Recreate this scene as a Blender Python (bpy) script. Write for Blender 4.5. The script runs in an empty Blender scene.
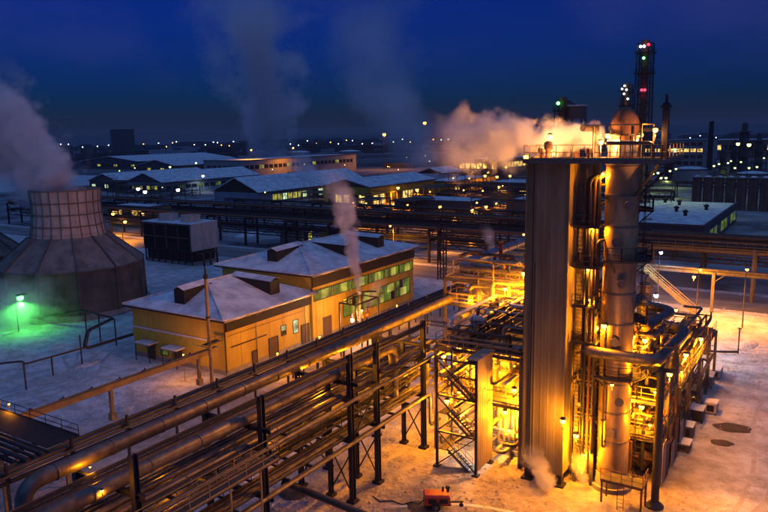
import bpy, math, random
from mathutils import Vector, Matrix
random.seed(7)
R = math.radians
sc = bpy.context.scene
col = sc.collection

# ------------------------------------------------------------------ camera (world axes = plant grid, metres)
FPX, PITCH, ROLL, CAMH = 715.0, math.atan(122 / 715.), R(1.0), 31.0
TH = R(57.5)
_c, _s = math.cos(TH), math.sin(TH)
CAM = Vector((_c * 2.76 - _s * 56.6, -_s * 2.76 - _c * 56.6, CAMH))
RT = Vector((_c, -_s, 0)); FW0 = Vector((_s, _c, 0)); UP0 = Vector((0, 0, 1))
cp, sp, cr, sr = math.cos(PITCH), math.sin(PITCH), math.cos(ROLL), math.sin(ROLL)
FW = FW0 * cp - UP0 * sp
UPV = FW0 * sp + UP0 * cp
AX, AY, AZ = RT * cr - UPV * sr, RT * sr + UPV * cr, -FW
cam_d = bpy.data.cameras.new('camera')
cam_d.sensor_width = 36; cam_d.lens = 36 * FPX / 768
cam_d.clip_start = 0.5; cam_d.clip_end = 20000
cam = bpy.data.objects.new('camera', cam_d); col.objects.link(cam)
cam.matrix_world = Matrix(((AX.x, AY.x, AZ.x, CAM.x), (AX.y, AY.y, AZ.y, CAM.y), (AX.z, AY.z, AZ.z, CAM.z), (0, 0, 0, 1)))
sc.camera = cam

def ray(px, py):
    return AX * ((px - 384) / FPX) + AY * ((256 - py) / FPX) - AZ
def at_z(px, py, z=0.0):
    d = ray(px, py); return CAM + d * ((z - CAM.z) / d.z)
def at_x(px, py, x):
    d = ray(px, py); return CAM + d * ((x - CAM.x) / d.x)
def at_y(px, py, y):
    d = ray(px, py); return CAM + d * ((y - CAM.y) / d.y)
def at_d(px, py, dist):
    return CAM + ray(px, py) * dist

# ------------------------------------------------------------------ world, dusk light, exposure
SUN_AZ = R(212.5 + 20)          # the sun has set behind the camera
W = bpy.data.worlds.new('World'); sc.world = W; W.use_nodes = True
nt = W.node_tree; nt.nodes.clear()
o_ = nt.nodes.new('ShaderNodeOutputWorld'); bg = nt.nodes.new('ShaderNodeBackground')
sky = nt.nodes.new('ShaderNodeTexSky'); sky.sky_type = 'NISHITA'; sky.sun_disc = False
sky.sun_elevation = R(2.6); sky.sun_rotation = R(90) - SUN_AZ
sky.air_density = 1.0; sky.dust_density = 0.6; sky.ozone_density = 10.0
# town glow on thin broken cloud, the same all round the sky
tcw = nt.nodes.new('ShaderNodeTexCoord'); mpw = nt.nodes.new('ShaderNodeMapping'); mpw.inputs['Scale'].default_value = (1.0, 1.0, 1.8)
nzw = nt.nodes.new('ShaderNodeTexNoise'); nzw.inputs['Scale'].default_value = 2.1; nzw.inputs['Detail'].default_value = 6; nzw.inputs['Roughness'].default_value = 0.55
rmw = nt.nodes.new('ShaderNodeMapRange'); rmw.inputs[1].default_value = 0.5; rmw.inputs[2].default_value = 0.8
mxw = nt.nodes.new('ShaderNodeMix'); mxw.data_type = 'RGBA'; mxw.inputs[6].default_value = (0.015, 0.01, 0.01, 1); mxw.inputs[7].default_value = (0.20, 0.16, 0.19, 1)
adw = nt.nodes.new('ShaderNodeMix'); adw.data_type = 'RGBA'; adw.blend_type = 'ADD'; adw.inputs[0].default_value = 1.0
nt.links.new(tcw.outputs['Generated'], mpw.inputs[0]); nt.links.new(mpw.outputs[0], nzw.inputs['Vector']); nt.links.new(nzw.outputs['Fac'], rmw.inputs[0])
nt.links.new(rmw.outputs[0], mxw.inputs[0]); tnw = nt.nodes.new('ShaderNodeMix'); tnw.data_type = 'RGBA'; tnw.blend_type = 'MULTIPLY'; tnw.inputs[0].default_value = 1.0; tnw.inputs[7].default_value = (1.0, 0.68, 1.05, 1); nt.links.new(sky.outputs[0], tnw.inputs[6]); nt.links.new(tnw.outputs[2], adw.inputs[6]); nt.links.new(mxw.outputs[2], adw.inputs[7])
nt.links.new(adw.outputs[2], bg.inputs[0]); bg.inputs[1].default_value = 0.118
nt.links.new(bg.outputs[0], o_.inputs[0])
sun_d = bpy.data.lights.new('dusk_sun', 'SUN'); sun_d.energy = 0.72; sun_d.angle = R(100); sun_d.color = (0.22, 0.47, 1.0)
sun = bpy.data.objects.new('dusk_sun', sun_d); col.objects.link(sun)
SD = Vector((math.cos(SUN_AZ) * math.cos(R(80)), math.sin(SUN_AZ) * math.cos(R(80)), math.sin(R(80))))
sun.rotation_euler = SD.to_track_quat('Z', 'Y').to_euler()
sun.location = (0, 0, 80)
sc.view_settings.view_transform = 'Standard'; sc.view_settings.look = 'None'
sc.view_settings.exposure = 0.0; sc.view_settings.gamma = 1.0; sc.view_settings.use_curve_mapping = False
cy = sc.cycles
cy.max_bounces = 5; cy.diffuse_bounces = 2; cy.glossy_bounces = 2; cy.transmission_bounces = 2; cy.volume_bounces = 2
cy.transparent_max_bounces = 12; cy.sample_clamp_indirect = 1.5; cy.sample_clamp_direct = 0
cy.caustics_reflective = False; cy.caustics_refractive = False
cy.use_denoising = True; cy.volume_step_rate = 1.3; cy.volume_max_steps = 160
LAMP = 6.5       # overall lamp strength

# ------------------------------------------------------------------ materials
def mat(name, c, rough=0.6, metal=0.0, c2=None, scale=1.5, amt=0.5, bump=0.0, bscale=None, stretch=None, detail=4):
    m = bpy.data.materials.new(name); m.use_nodes = True
    n = m.node_tree; b = n.nodes['Principled BSDF']
    b.inputs['Roughness'].default_value = rough; b.inputs['Metallic'].default_value = metal
    geo = n.nodes.new('ShaderNodeNewGeometry'); vec = geo.outputs['Position']
    if stretch:
        mp = n.nodes.new('ShaderNodeMapping'); mp.inputs['Scale'].default_value = stretch
        n.links.new(vec, mp.inputs[0]); vec = mp.outputs[0]
    nz = n.nodes.new('ShaderNodeTexNoise'); nz.inputs['Scale'].default_value = scale; nz.inputs['Detail'].default_value = detail
    nz.inputs['Roughness'].default_value = 0.62
    n.links.new(vec, nz.inputs['Vector'])
    rp = n.nodes.new('ShaderNodeMapRange'); rp.inputs[1].default_value = 0.38; rp.inputs[2].default_value = 0.66
    rp.inputs[4].default_value = amt
    n.links.new(nz.outputs['Fac'], rp.inputs[0])
    mx = n.nodes.new('ShaderNodeMix'); mx.data_type = 'RGBA'
    mx.inputs[6].default_value = (*c, 1)
    mx.inputs[7].default_value = (*(c2 or tuple(v * 0.55 for v in c)), 1)
    n.links.new(rp.outputs[0], mx.inputs[0]); n.links.new(mx.outputs[2], b.inputs['Base Color'])
    rr = n.nodes.new('ShaderNodeMapRange'); rr.inputs[3].default_value = max(0.05, rough - 0.12); rr.inputs[4].default_value = min(1, rough + 0.15)
    n.links.new(nz.outputs['Fac'], rr.inputs[0]); n.links.new(rr.outputs[0], b.inputs['Roughness'])
    if bump:
        nb = n.nodes.new('ShaderNodeTexNoise'); nb.inputs['Scale'].default_value = bscale or scale * 3; nb.inputs['Detail'].default_value = 5
        n.links.new(vec, nb.inputs['Vector'])
        bp = n.nodes.new('ShaderNodeBump'); bp.inputs['Strength'].default_value = 1.0; bp.inputs['Distance'].default_value = bump
        n.links.new(nb.outputs['Fac'], bp.inputs['Height']); n.links.new(bp.outputs[0], b.inputs['Normal'])
    return m

def emit(name, c, strength, sample=False):
    m = bpy.data.materials.new(name); m.use_nodes = True
    n = m.node_tree; b = n.nodes['Principled BSDF']
    b.inputs['Base Color'].default_value = (*[min(1, v) * 0.5 for v in c], 1)
    b.inputs['Emission Color'].default_value = (*c, 1); b.inputs['Emission Strength'].default_value = strength
    m.cycles.emission_sampling = 'AUTO' if sample else 'NONE'
    return m

def lit_window(name, c, strength):
    """lit glass: the room's uneven light behind it"""
    m = bpy.data.materials.new(name); m.use_nodes = True
    n = m.node_tree; b = n.nodes['Principled BSDF']
    b.inputs['Base Color'].default_value = (0.05, 0.06, 0.06, 1); b.inputs['Roughness'].default_value = 0.15
    geo = n.nodes.new('ShaderNodeNewGeometry'); nz = n.nodes.new('ShaderNodeTexNoise'); nz.inputs['Scale'].default_value = 0.45
    nz.inputs['Detail'].default_value = 3
    n.links.new(geo.outputs['Position'], nz.inputs['Vector'])
    mr = n.nodes.new('ShaderNodeMapRange'); mr.inputs[1].default_value = 0.35; mr.inputs[2].default_value = 0.68
    mr.inputs[3].default_value = 0.12 * strength; mr.inputs[4].default_value = 1.3 * strength
    n.links.new(nz.outputs['Fac'], mr.inputs[0]); n.links.new(mr.outputs[0], b.inputs['Emission Strength'])
    b.inputs['Emission Color'].default_value = (*c, 1)
    m.cycles.emission_sampling = 'NONE'
    return m

M = {}
M['steel_dark'] = mat('dark_painted_steel', (0.02, 0.025, 0.04), 0.5, 0.2, (0.035, 0.022, 0.015), 2.5, 0.6)
M['steel_grey'] = mat('grey_painted_steel', (0.16, 0.15, 0.14), 0.5, 0.3, (0.09, 0.05, 0.03), 2.0, 0.7)
M['rail'] = mat('yellow_rail_paint', (0.40, 0.30, 0.12), 0.55, 0.1, (0.16, 0.10, 0.05), 3.0, 0.7)
M['galv'] = mat('galvanised_cladding', (0.46, 0.46, 0.45), 0.38, 0.75, (0.26, 0.24, 0.22), 1.2, 0.7, 0.01, 4, (1, 1, 0.4))
M['galv_pipe'] = mat('aluminium_pipe_jacket', (0.19, 0.17, 0.15), 0.45, 0.5, (0.085, 0.065, 0.05), 1.4, 0.8, 0.008, 5)
M['dull_pipe'] = mat('dull_grey_pipe', (0.07, 0.062, 0.056), 0.5, 0.3, (0.035, 0.025, 0.018), 1.2, 0.8, 0.006, 5)
M['clad'] = mat('weathered_sheet_cladding', (0.24, 0.20, 0.115), 0.7, 0.05, (0.12, 0.09, 0.045), 0.9, 0.8, 0.006, 6, (1, 1, 0.12))
M['column'] = mat('column_jacket', (0.48, 0.34, 0.17), 0.42, 0.5, (0.18, 0.11, 0.055), 0.7, 0.9, 0.012, 3, (1, 1, 0.35))
M['rust'] = mat('rusty_steel', (0.20, 0.095, 0.05), 0.8, 0.1, (0.09, 0.05, 0.035), 2.0, 0.8)
M['deck'] = mat('grating_deck', (0.05, 0.042, 0.035), 0.75, 0.2, (0.11, 0.10, 0.10), 1.2, 0.6)
M['yellow_wall'] = mat('ochre_sheet_wall', (0.58, 0.42, 0.04), 0.6, 0.0, (0.36, 0.24, 0.03), 0.5, 0.6, 0.004, 5, (1, 1, 0.25))
M['green_band'] = mat('mustard_band', (0.50, 0.42, 0.04), 0.6, 0.0)
M['white_paint'] = mat('white_paint', (0.72, 0.72, 0.72), 0.6, 0.0, (0.5, 0.48, 0.45), 1.5, 0.5)
M['fascia'] = mat('dark_fascia', (0.022, 0.02, 0.019), 0.7, 0.1, (0.05, 0.04, 0.032), 0.8, 0.7)
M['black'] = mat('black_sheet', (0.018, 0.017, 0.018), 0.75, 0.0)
M['door'] = mat('brown_door', (0.09, 0.05, 0.03), 0.55, 0.0)
M['roofsnow'] = mat('roof_snow', (0.78, 0.80, 0.82), 0.85, 0.0, (0.33, 0.34, 0.37), 0.42, 0.75, 0.07, 1.6)
M['concrete'] = mat('old_concrete', (0.30, 0.285, 0.265), 0.9, 0.0, (0.17, 0.155, 0.14), 0.6, 0.8, 0.02, 4)
M['board'] = mat('stained_boards', (0.62, 0.53, 0.44), 0.8, 0.0, (0.38, 0.30, 0.24), 0.6, 0.8, 0.01, 4, (1, 1, 0.3))
M['ct_cone'] = mat('cone_boards', (0.27, 0.22, 0.18), 0.85, 0.0, (0.13, 0.105, 0.09), 0.5, 0.9, 0.02, 3)
M['panel'] = mat('tan_sheet', (0.42, 0.34, 0.25), 0.6, 0.1, (0.27, 0.2, 0.14), 0.9, 0.8, 0.006, 5, (1, 1, .2))
M['ct_dark'] = mat('dark_tower_sheet', (0.15, 0.125, 0.105), 0.8, 0.0, (0.07, 0.06, 0.055), 0.35, 0.9, 0.01, 3, (1, 1, 0.5))
M['red_paint'] = mat('red_machine_paint', (0.62, 0.06, 0.025), 0.42, 0.0, (0.34, 0.04, 0.02), 2.5, 0.5)
M['rubber'] = mat('tyre_rubber', (0.02, 0.02, 0.02), 0.85)
M['trestle'] = mat('ochre_trestle_paint', (0.42, 0.28, 0.10), 0.6, 0.1, (0.24, 0.15, 0.07), 1.0, 0.7)
M['ct_rib'] = mat('stack_ribs', (0.22, 0.17, 0.13), 0.8)
M['far_wall'] = mat('pale_plaster', (0.34, 0.33, 0.33), 0.85, 0.0, (0.22, 0.21, 0.20), 0.15, 0.7)
M['far_brick'] = mat('far_brick', (0.25, 0.16, 0.11), 0.85, 0.0, (0.15, 0.10, 0.08), 0.2, 0.7)
M['far_dark'] = mat('dark_far_wall', (0.07, 0.07, 0.08), 0.85, 0.0, (0.12, 0.11, 0.11), 0.15, 0.6)
M['blue_wall'] = mat('pale_blue_wall', (0.22, 0.28, 0.36), 0.8, 0.0, (0.16, 0.2, 0.26), 0.3, 0.6)
M['silo'] = mat('rusty_silo', (0.20, 0.12, 0.10), 0.75, 0.1, (0.10, 0.065, 0.06), 0.4, 0.8)
M['melt'] = mat('bare_wet_earth', (0.045, 0.035, 0.028), 0.7, 0.0, (0.11, 0.085, 0.065), 1.3, 0.8, 0.05, 3)
M['glass_dark'] = mat('dark_glass', (0.02, 0.025, 0.03), 0.12, 0.0)
M['win_green'] = lit_window('green_lit_glass', (0.34, 0.55, 0.02), 0.3)
M['win_pale'] = lit_window('pale_lit_glass', (0.75, 1.0, 0.55), 1.1)
M['win_warm'] = lit_window('warm_lit_glass', (1.0, 0.62, 0.16), 1.6)
M['win_yellow'] = lit_window('yellow_lit_glass', (0.8, 0.75, 0.1), 0.6)
SOD = (1.0, 0.31, 0.004); WHT = (0.75, 0.88, 1.0); GRN = (0.10, 1.0, 0.12); YGR = (0.75, 1.0, 0.25); RED = (1.0, 0.04, 0.06); SODP = (1.0, 0.37, 0.09)
M['e_sod'] = emit('sodium_bulb', (1.0, 0.5, 0.09), 7)
M['e_wht'] = emit('white_bulb', (0.8, 0.93, 1.0), 6)
M['e_grn'] = emit('green_bulb', (0.15, 1.0, 0.2), 7)
M['e_ygr'] = emit('yellow_green_bulb', (0.8, 1.0, 0.3), 4)
M['e_red'] = emit('red_bulb', (1.0, 0.03, 0.06), 5)
EM = {SOD: 'e_sod', SODP: 'e_sod', WHT: 'e_wht', GRN: 'e_grn', YGR: 'e_ygr', RED: 'e_red'}

# ------------------------------------------------------------------ mesh helpers
class MB:
    def __init__(s): s.v = []; s.f = []
    def add(s, vs, fs):
        o = len(s.v); s.v += [tuple(p) for p in vs]; s.f += [tuple(i + o for i in f) for f in fs]; return s
    def box(s, x0, x1, y0, y1, z0, z1):
        return s.add([(x0, y0, z0), (x1, y0, z0), (x1, y1, z0), (x0, y1, z0), (x0, y0, z1), (x1, y0, z1), (x1, y1, z1), (x0, y1, z1)],
                     [(3, 2, 1, 0), (4, 5, 6, 7), (0, 1, 5, 4), (1, 2, 6, 5), (2, 3, 7, 6), (3, 0, 4, 7)])
    def beam(s, p, q, w, h=None):
        h = h or w; p, q = Vector(p), Vector(q); d = (q - p).normalized()
        a = d.cross(Vector((0, 0, 1)))
        a = Vector((0, 1, 0)) if a.length < 1e-3 else a.normalized()
        b = a.cross(d).normalized(); vs = []
        for e in (p, q):
            for i, j in ((-1, -1), (1, -1), (1, 1), (-1, 1)): vs.append(e + a * (w / 2 * i) + b * (h / 2 * j))
        return s.add(vs, [(3, 2, 1, 0), (4, 5, 6, 7), (0, 1, 5, 4), (1, 2, 6, 5), (2, 3, 7, 6), (3, 0, 4, 7)])
    def ibeam(s, p, q, w, h=None):
        h = h or w; t = w * 0.12; p, q = Vector(p), Vector(q); d = (q - p).normalized()
        a = d.cross(Vector((0, 0, 1)))
        a = Vector((0, 1, 0)) if a.length < 1e-3 else a.normalized()
        b = a.cross(d).normalized()
        s.beam(p + b * (h / 2 - t / 2), q + b * (h / 2 - t / 2), w, t); s.beam(p - b * (h / 2 - t / 2), q - b * (h / 2 - t / 2), w, t)
        return s.beam(p, q, t, h - 2 * t)
    def tube(s, path, r, n=10, caps=True):
        P = [Vector(p) for p in path]; rings = []
        a = None
        for i, p in enumerate(P):
            d0 = (P[i] - P[i - 1]).normalized() if i else (P[1] - P[0]).normalized()
            d1 = (P[i + 1] - P[i]).normalized() if i < len(P) - 1 else d0
            d = (d0 + d1)
            d = d1 if d.length < 1e-4 else d.normalized()
            if a is None:
                a = d.cross(Vector((0, 0, 1)));
                if a.length < 1e-3: a = Vector((1, 0, 0))
            a = (a - d * a.dot(d))
            a = a.normalized() if a.length > 1e-5 else d.orthogonal().normalized()
            b = d.cross(a)
            rr = r[i] if isinstance(r, (list, tuple)) else r
            rings.append([p + (a * math.cos(6.28318 * k / n) + b * math.sin(6.28318 * k / n)) * rr for k in range(n)])
        vs = [v for ring in rings for v in ring]; fs = []
        for i in range(len(P) - 1):
            for k in range(n):
                fs.append((i * n + k, i * n + (k + 1) % n, (i + 1) * n + (k + 1) % n, (i + 1) * n + k))
        if caps:
            fs.append(tuple(range(n))[::-1]); fs.append(tuple(range((len(P) - 1) * n, len(P) * n)))
        return s.add(vs, fs)
    def lathe(s, prof, c=(0, 0), n=24, a0=0.0, a1=6.283185307):
        full = a1 - a0 > 6.28; m = n if full else n + 1; vs = []; fs = []
        for r, z in prof:
            for k in range(m):
                t = a0 + (a1 - a0) * k / n
                vs.append((c[0] + r * math.cos(t), c[1] + r * math.sin(t), z))
        for i in range(len(prof) - 1):
            for k in range(n):
                k2 = (k + 1) % m
                fs.append((i * m + k, i * m + k2, (i + 1) * m + k2, (i + 1) * m + k))
        return s.add(vs, fs)
    def quad(s, *p): return s.add(p, [tuple(range(len(p)))])
    def rail(s, pts, h=1.1, step=1.6, t=0.05):
        for p, q in zip(pts[:-1], pts[1:]):
            p, q = Vector(p), Vector(q); L = (q - p).length; k = max(1, round(L / step))
            for i in range(k + 1):
                b = p.lerp(q, i / k); s.beam(b, b + Vector((0, 0, h)), t)
            for z in (h, h * 0.5): s.beam(p + Vector((0, 0, z)), q + Vector((0, 0, z)), t)
            s.beam(p + Vector((0, 0, 0.08)), q + Vector((0, 0, 0.08)), 0.02, 0.14)
        return s
    def ladder(s, p, z1, side, w=0.45):
        x, y, z0 = p; sx, sy = (w / 2, 0) if side == 'x' else (0, w / 2)
        for e in (-1, 1): s.beam((x + sx * e, y + sy * e, z0), (x + sx * e, y + sy * e, z1), 0.05)
        z = z0 + 0.3
        while z < z1: s.beam((x - sx, y - sy, z), (x + sx, y + sy, z), 0.03); z += 0.35
        return s
    def build(s, name, m, parent=None, smooth=False, shift=True):
        o = Vector((0, 0, 0))
        if shift:
            if parent is not None:
                o = Vector(parent.get('_w', (0, 0, 0)))
            else:
                xs = [v[0] for v in s.v]; ys = [v[1] for v in s.v]; zs = [v[2] for v in s.v]
                o = Vector(((min(xs) + max(xs)) / 2, (min(ys) + max(ys)) / 2, min(zs)))
        me = bpy.data.meshes.new(name)
        me.from_pydata([(v[0] - o.x, v[1] - o.y, v[2] - o.z) for v in s.v], [], s.f)
        me.materials.append(M[m] if isinstance(m, str) else m)
        if smooth:
            me.polygons.foreach_set('use_smooth', [True] * len(me.polygons))
            try: me.set_sharp_from_angle(angle=R(40))
            except Exception: pass
        me.update()
        ob = bpy.data.objects.new(name, me); col.objects.link(ob)
        if parent is not None: ob.parent = parent; ob['_w'] = tuple(o)
        else: ob.location = o; ob['_w'] = tuple(o)
        return ob

def tag(o, label, cat, group=None, kind=None):
    o['label'] = label; o['category'] = cat
    if group: o['group'] = group
    if kind: o['kind'] = kind
    return o
def struct(o): o['kind'] = 'structure'; return o
def thing(name, label, cat, loc, group=None):
    e = bpy.data.objects.new(name, None); col.objects.link(e); e.location = loc; e['_w'] = tuple(loc); e.empty_display_size = 0.3
    return tag(e, label, cat, group)
def part(name, m, parent, fn, smooth=False):
    b = MB(); fn(b); return b.build(name, m, parent, smooth)
def dup(o, loc, parent=None):
    c = o.copy(); col.objects.link(c); c.parent = parent
    if parent is None: c.location = loc; c['_w'] = tuple(loc)
    for ch in o.children: dup(ch, None, c)
    return c
def bend(path, rad, seg=5):
    P = [Vector(p) for p in path]; out = [P[0]]
    for i in range(1, len(P) - 1):
        a, b, c = P[i - 1], P[i], P[i + 1]; r = min(rad, (a - b).length * 0.49, (c - b).length * 0.49)
        p0 = b + (a - b).normalized() * r; p1 = b + (c - b).normalized() * r
        for k in range(seg + 1):
            t = k / seg; out.append(p0 * (1 - t) ** 2 + b * (2 * t * (1 - t)) + p1 * t * t)
    return out + [P[-1]]
def pipe_obj(name, path, r, m, parent=None, n=12, rad=None, bands=0):
    pth = bend(path, rad or r * 3)
    o = MB().tube(pth, r, n).build(name, m, parent, True)
    if bands:
        for p, q in zip([Vector(x) for x in path][:-1], [Vector(x) for x in path][1:]):
            L = (q - p).length; k = int(L / bands); d = (q - p).normalized()
            for i in range(1, k + 1):
                c = p + d * (i * bands - bands * 0.4)
                if (c - q).length < r * 3.2: continue
                b = MB().tube([c - d * 0.05, c + d * 0.05], r * 1.05 + 0.012, n).build('clamp_band', 'steel_grey', o)
    return o

# ------------------------------------------------------------------ lamps
def light(parent, c, power, off=(0, 0, 0), radius=0.12, spot=True):
    if power <= 0: return
    d = bpy.data.lights.new('lamp_light', 'SPOT' if spot else 'POINT')
    if spot: d.spot_size = R(165); d.spot_blend = 0.6      # hooded lamp: most of the light goes down
    d.energy = power * LAMP; d.color = c; d.shadow_soft_size = radius
    l = bpy.data.objects.new('lamp_light', d); col.objects.link(l); l.parent = parent; l.location = off
_lampmesh = {}
def _lm(key, fn):
    if key not in _lampmesh:
        b = MB(); fn(b); me = bpy.data.meshes.new(key[0]); me.from_pydata(b.v, [], b.f); me.materials.append(M[key[1]])
        me.polygons.foreach_set('use_smooth', [True] * len(me.polygons)); _lampmesh[key] = me
    return _lampmesh[key]
def _child(name, me, parent, loc=(0, 0, 0)):
    o = bpy.data.objects.new(name, me); col.objects.link(o); o.parent = parent; o.location = loc; return o
def bulkhead(p, c, power, label, group, r=0.2, stem=0.9, cat='lamp', name='flood_lamp', spot=False):
    """a globe lamp on a short stem that stands on a rail or deck; p is the bulb's centre"""
    t = thing(name, label, cat, (p[0], p[1], p[2] - stem), group)
    _child('stem', _lm(('stem', 'steel_grey', stem), lambda b: b.tube([(0, 0, 0), (0, 0, stem - r * 0.6)], 0.035, 6)), t)
    _child('hood', _lm(('hood', 'steel_dark', r), lambda b: b.lathe([(0.02, r * 1.5), (r * 0.8, r * 1.25), (r * 1.15, r * 0.75), (r * 1.1, r * 0.7), (0.02, r * 0.95)], n=12)), t, (0, 0, stem))
    _child('bulb', _lm(('bulb', EM[c], r), lambda b: b.lathe([(0.01, -r), (r * 0.7, -r * 0.72), (r, 0), (r * 0.8, r * 0.6), (0.01, r * 0.8)], n=12)), t, (0, 0, stem))
    light(t, c, power, (0, 0, stem - r - 0.12), 0.15, spot)
    return t
def mast(p, h, c, power, label, group, r=0.3, arm=1.2, w=0.12):
    """street or yard lamp on a tapering mast; p is the foot"""
    t = thing('lamp_mast', label, 'street lamp', p, group)
    _child('pole', _lm(('pole', 'steel_grey', h, arm, w), lambda b: b.tube([(0, 0, 0), (0, 0, h * 0.6), (0, 0, h), (arm * 0.4, 0, h + 0.3), (arm, 0, h + 0.35)], [w, w * 0.75, w * 0.55, w * 0.45, w * 0.4], 6)), t)
    _child('lamp_head', _lm(('lamp_head', 'steel_dark', r), lambda b: b.box(-r, r * 1.8, -r * 0.7, r * 0.7, r * 0.5, r * 1.0)), t, (arm, 0, h + 0.1))
    _child('bulb', _lm(('bulb', EM[c], r), lambda b: b.lathe([(0.01, -r), (r * 0.7, -r * 0.72), (r, 0), (r * 0.8, r * 0.6), (0.01, r * 0.8)], n=12)), t, (arm, 0, h + 0.05))
    light(t, c, power, (arm, 0, h - r - 0.2), 0.2)
    return t

#@@SETTING
# ------------------------------------------------------------------ ground and roads
def snow_ground():
    m = bpy.data.materials.new('yard_snow'); m.use_nodes = True
    n = m.node_tree; b = n.nodes['Principled BSDF']; b.inputs['Roughness'].default_value = 0.85
    geo = n.nodes.new('ShaderNodeNewGeometry')
    def noise(s, d=5, st=None, ro=0.6):
        v = geo.outputs['Position']
        if st:
            mp = n.nodes.new('ShaderNodeMapping'); mp.inputs['Scale'].default_value = st; n.links.new(v, mp.inputs[0]); v = mp.outputs[0]
        z = n.nodes.new('ShaderNodeTexNoise'); z.inputs['Scale'].default_value = s; z.inputs['Detail'].default_value = d; z.inputs['Roughness'].default_value = ro
        n.links.new(v, z.inputs['Vector']); return z.outputs['Fac']
    def ramp(x, a, bb, lo=0, hi=1):
        r = n.nodes.new('ShaderNodeMapRange'); r.inputs[1].default_value = a; r.inputs[2].default_value = bb; r.inputs[3].default_value = lo; r.inputs[4].default_value = hi
        n.links.new(x, r.inputs[0]); return r.outputs[0]
    def mix(f, a, bb):
        x = n.nodes.new('ShaderNodeMix'); x.data_type = 'RGBA'; n.links.new(f, x.inputs[0])
        for k, val in ((6, a), (7, bb)):
            if isinstance(val, tuple): x.inputs[k].default_value = (*val, 1)
            else: n.links.new(val, x.inputs[k])
        return x.outputs[2]
    big = ramp(noise(0.055, 6), 0.45, 0.72)
    trod = ramp(noise(0.45, 9, (1, 0.75, 1), 0.74), 0.42, 0.66, 0, 0.85)
    c = mix(big, (0.74, 0.75, 0.79), (0.50, 0.47, 0.45))
    c = mix(trod, c, (0.27, 0.245, 0.225))
    jit = noise(0.22, 8, None, .68)
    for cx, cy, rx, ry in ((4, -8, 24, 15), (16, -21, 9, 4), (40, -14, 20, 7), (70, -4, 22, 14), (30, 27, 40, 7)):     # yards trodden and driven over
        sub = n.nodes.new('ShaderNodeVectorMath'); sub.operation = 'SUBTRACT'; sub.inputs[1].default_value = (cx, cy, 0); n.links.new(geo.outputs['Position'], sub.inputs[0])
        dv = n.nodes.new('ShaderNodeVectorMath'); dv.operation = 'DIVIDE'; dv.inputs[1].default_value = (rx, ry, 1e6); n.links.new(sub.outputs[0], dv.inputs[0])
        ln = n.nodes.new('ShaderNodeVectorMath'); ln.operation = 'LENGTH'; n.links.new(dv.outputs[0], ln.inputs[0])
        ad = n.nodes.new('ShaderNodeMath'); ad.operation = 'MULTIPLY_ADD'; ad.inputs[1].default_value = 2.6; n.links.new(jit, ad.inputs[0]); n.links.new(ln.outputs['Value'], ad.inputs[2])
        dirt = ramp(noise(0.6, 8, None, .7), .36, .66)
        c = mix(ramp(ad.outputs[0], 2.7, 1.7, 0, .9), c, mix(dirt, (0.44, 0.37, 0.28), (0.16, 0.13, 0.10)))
    speck = ramp(noise(0.33, 8, (0.8, 1, 1), 0.75), 0.63, 0.70, 0, 0.85)
    c = mix(speck, c, (0.10, 0.085, 0.075))
    n.links.new(c, b.inputs['Base Color'])
    bp = n.nodes.new('ShaderNodeBump'); bp.inputs['Distance'].default_value = 0.32
    add = n.nodes.new('ShaderNodeMath'); add.operation = 'ADD'
    n.links.new(noise(0.4, 9, (1, 0.8, 1)), add.inputs[0]); n.links.new(noise(2.2, 4), add.inputs[1])
    n.links.new(add.outputs[0], bp.inputs['Height']); n.links.new(bp.outputs[0], b.inputs['Normal'])
    return m
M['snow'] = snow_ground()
M['slush'] = mat('slushy_road', (0.30, 0.27, 0.25), 0.55, 0.0, (0.13, 0.115, 0.105), 0.25, 0.9, 0.05, 1.5, (1, 0.12, 1))
def grid_sheet(x0, x1, y0, y1, nx, ny, zf):
    b = MB(); vs = [(x0 + (x1 - x0) * i / nx, y0 + (y1 - y0) * j / ny, 0) for j in range(ny + 1) for i in range(nx + 1)]
    vs = [(x, y, zf(x, y)) for x, y, _ in vs]
    return b.add(vs, [(j * (nx + 1) + i, j * (nx + 1) + i + 1, (j + 1) * (nx + 1) + i + 1, (j + 1) * (nx + 1) + i) for j in range(ny) for i in range(nx)])
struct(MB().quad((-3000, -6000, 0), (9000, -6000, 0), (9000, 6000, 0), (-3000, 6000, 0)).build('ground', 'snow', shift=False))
struct(MB().box(87, 100, -400, 600, -0.2, 0.012).build('road', 'slush'))
struct(MB().box(101, 9000, 62, 70, -0.2, 0.008).build('road', 'slush'))
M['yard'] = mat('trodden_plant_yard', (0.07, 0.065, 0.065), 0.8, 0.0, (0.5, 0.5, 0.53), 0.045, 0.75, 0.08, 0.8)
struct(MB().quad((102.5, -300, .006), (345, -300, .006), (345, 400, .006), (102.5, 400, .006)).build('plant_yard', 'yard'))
M['town'] = mat('built_up_land', (0.025, 0.025, 0.028), 0.9, 0.0, (0.35, 0.35, 0.38), 0.012, 0.5, 0, None, (.4, .4, 1))
struct(MB().quad((345, -6000, .006), (9000, -6000, .006), (9000, 6000, .006), (345, 6000, .006)).build('built_up_ground', 'town'))
def lump_ring(cx, cy, rx, ry, z, seed, n=64):
    rnd = random.Random(seed); b = MB(); vs = [(cx, cy, z)]
    for ring, f in ((0, 0.55), (1, 1.0)):
        for k in range(n):
            a = 6.283 * k / n; q = f * (1 + 0.008 * rnd.uniform(-1, 1) + 0.09 * math.sin(2 * a + seed) + 0.04 * math.sin(5 * a + 2 * seed))
            vs.append((cx + rx * q * math.cos(a), cy + ry * q * math.sin(a), z * (0.8 if ring == 0 else 0.03)))
    fs = [(0, 1 + k, 1 + (k + 1) % n) for k in range(n)] + [(1 + k, 1 + n + k, 1 + n + (k + 1) % n, 1 + (k + 1) % n) for k in range(n)]
    return b.add(vs, fs)
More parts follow.
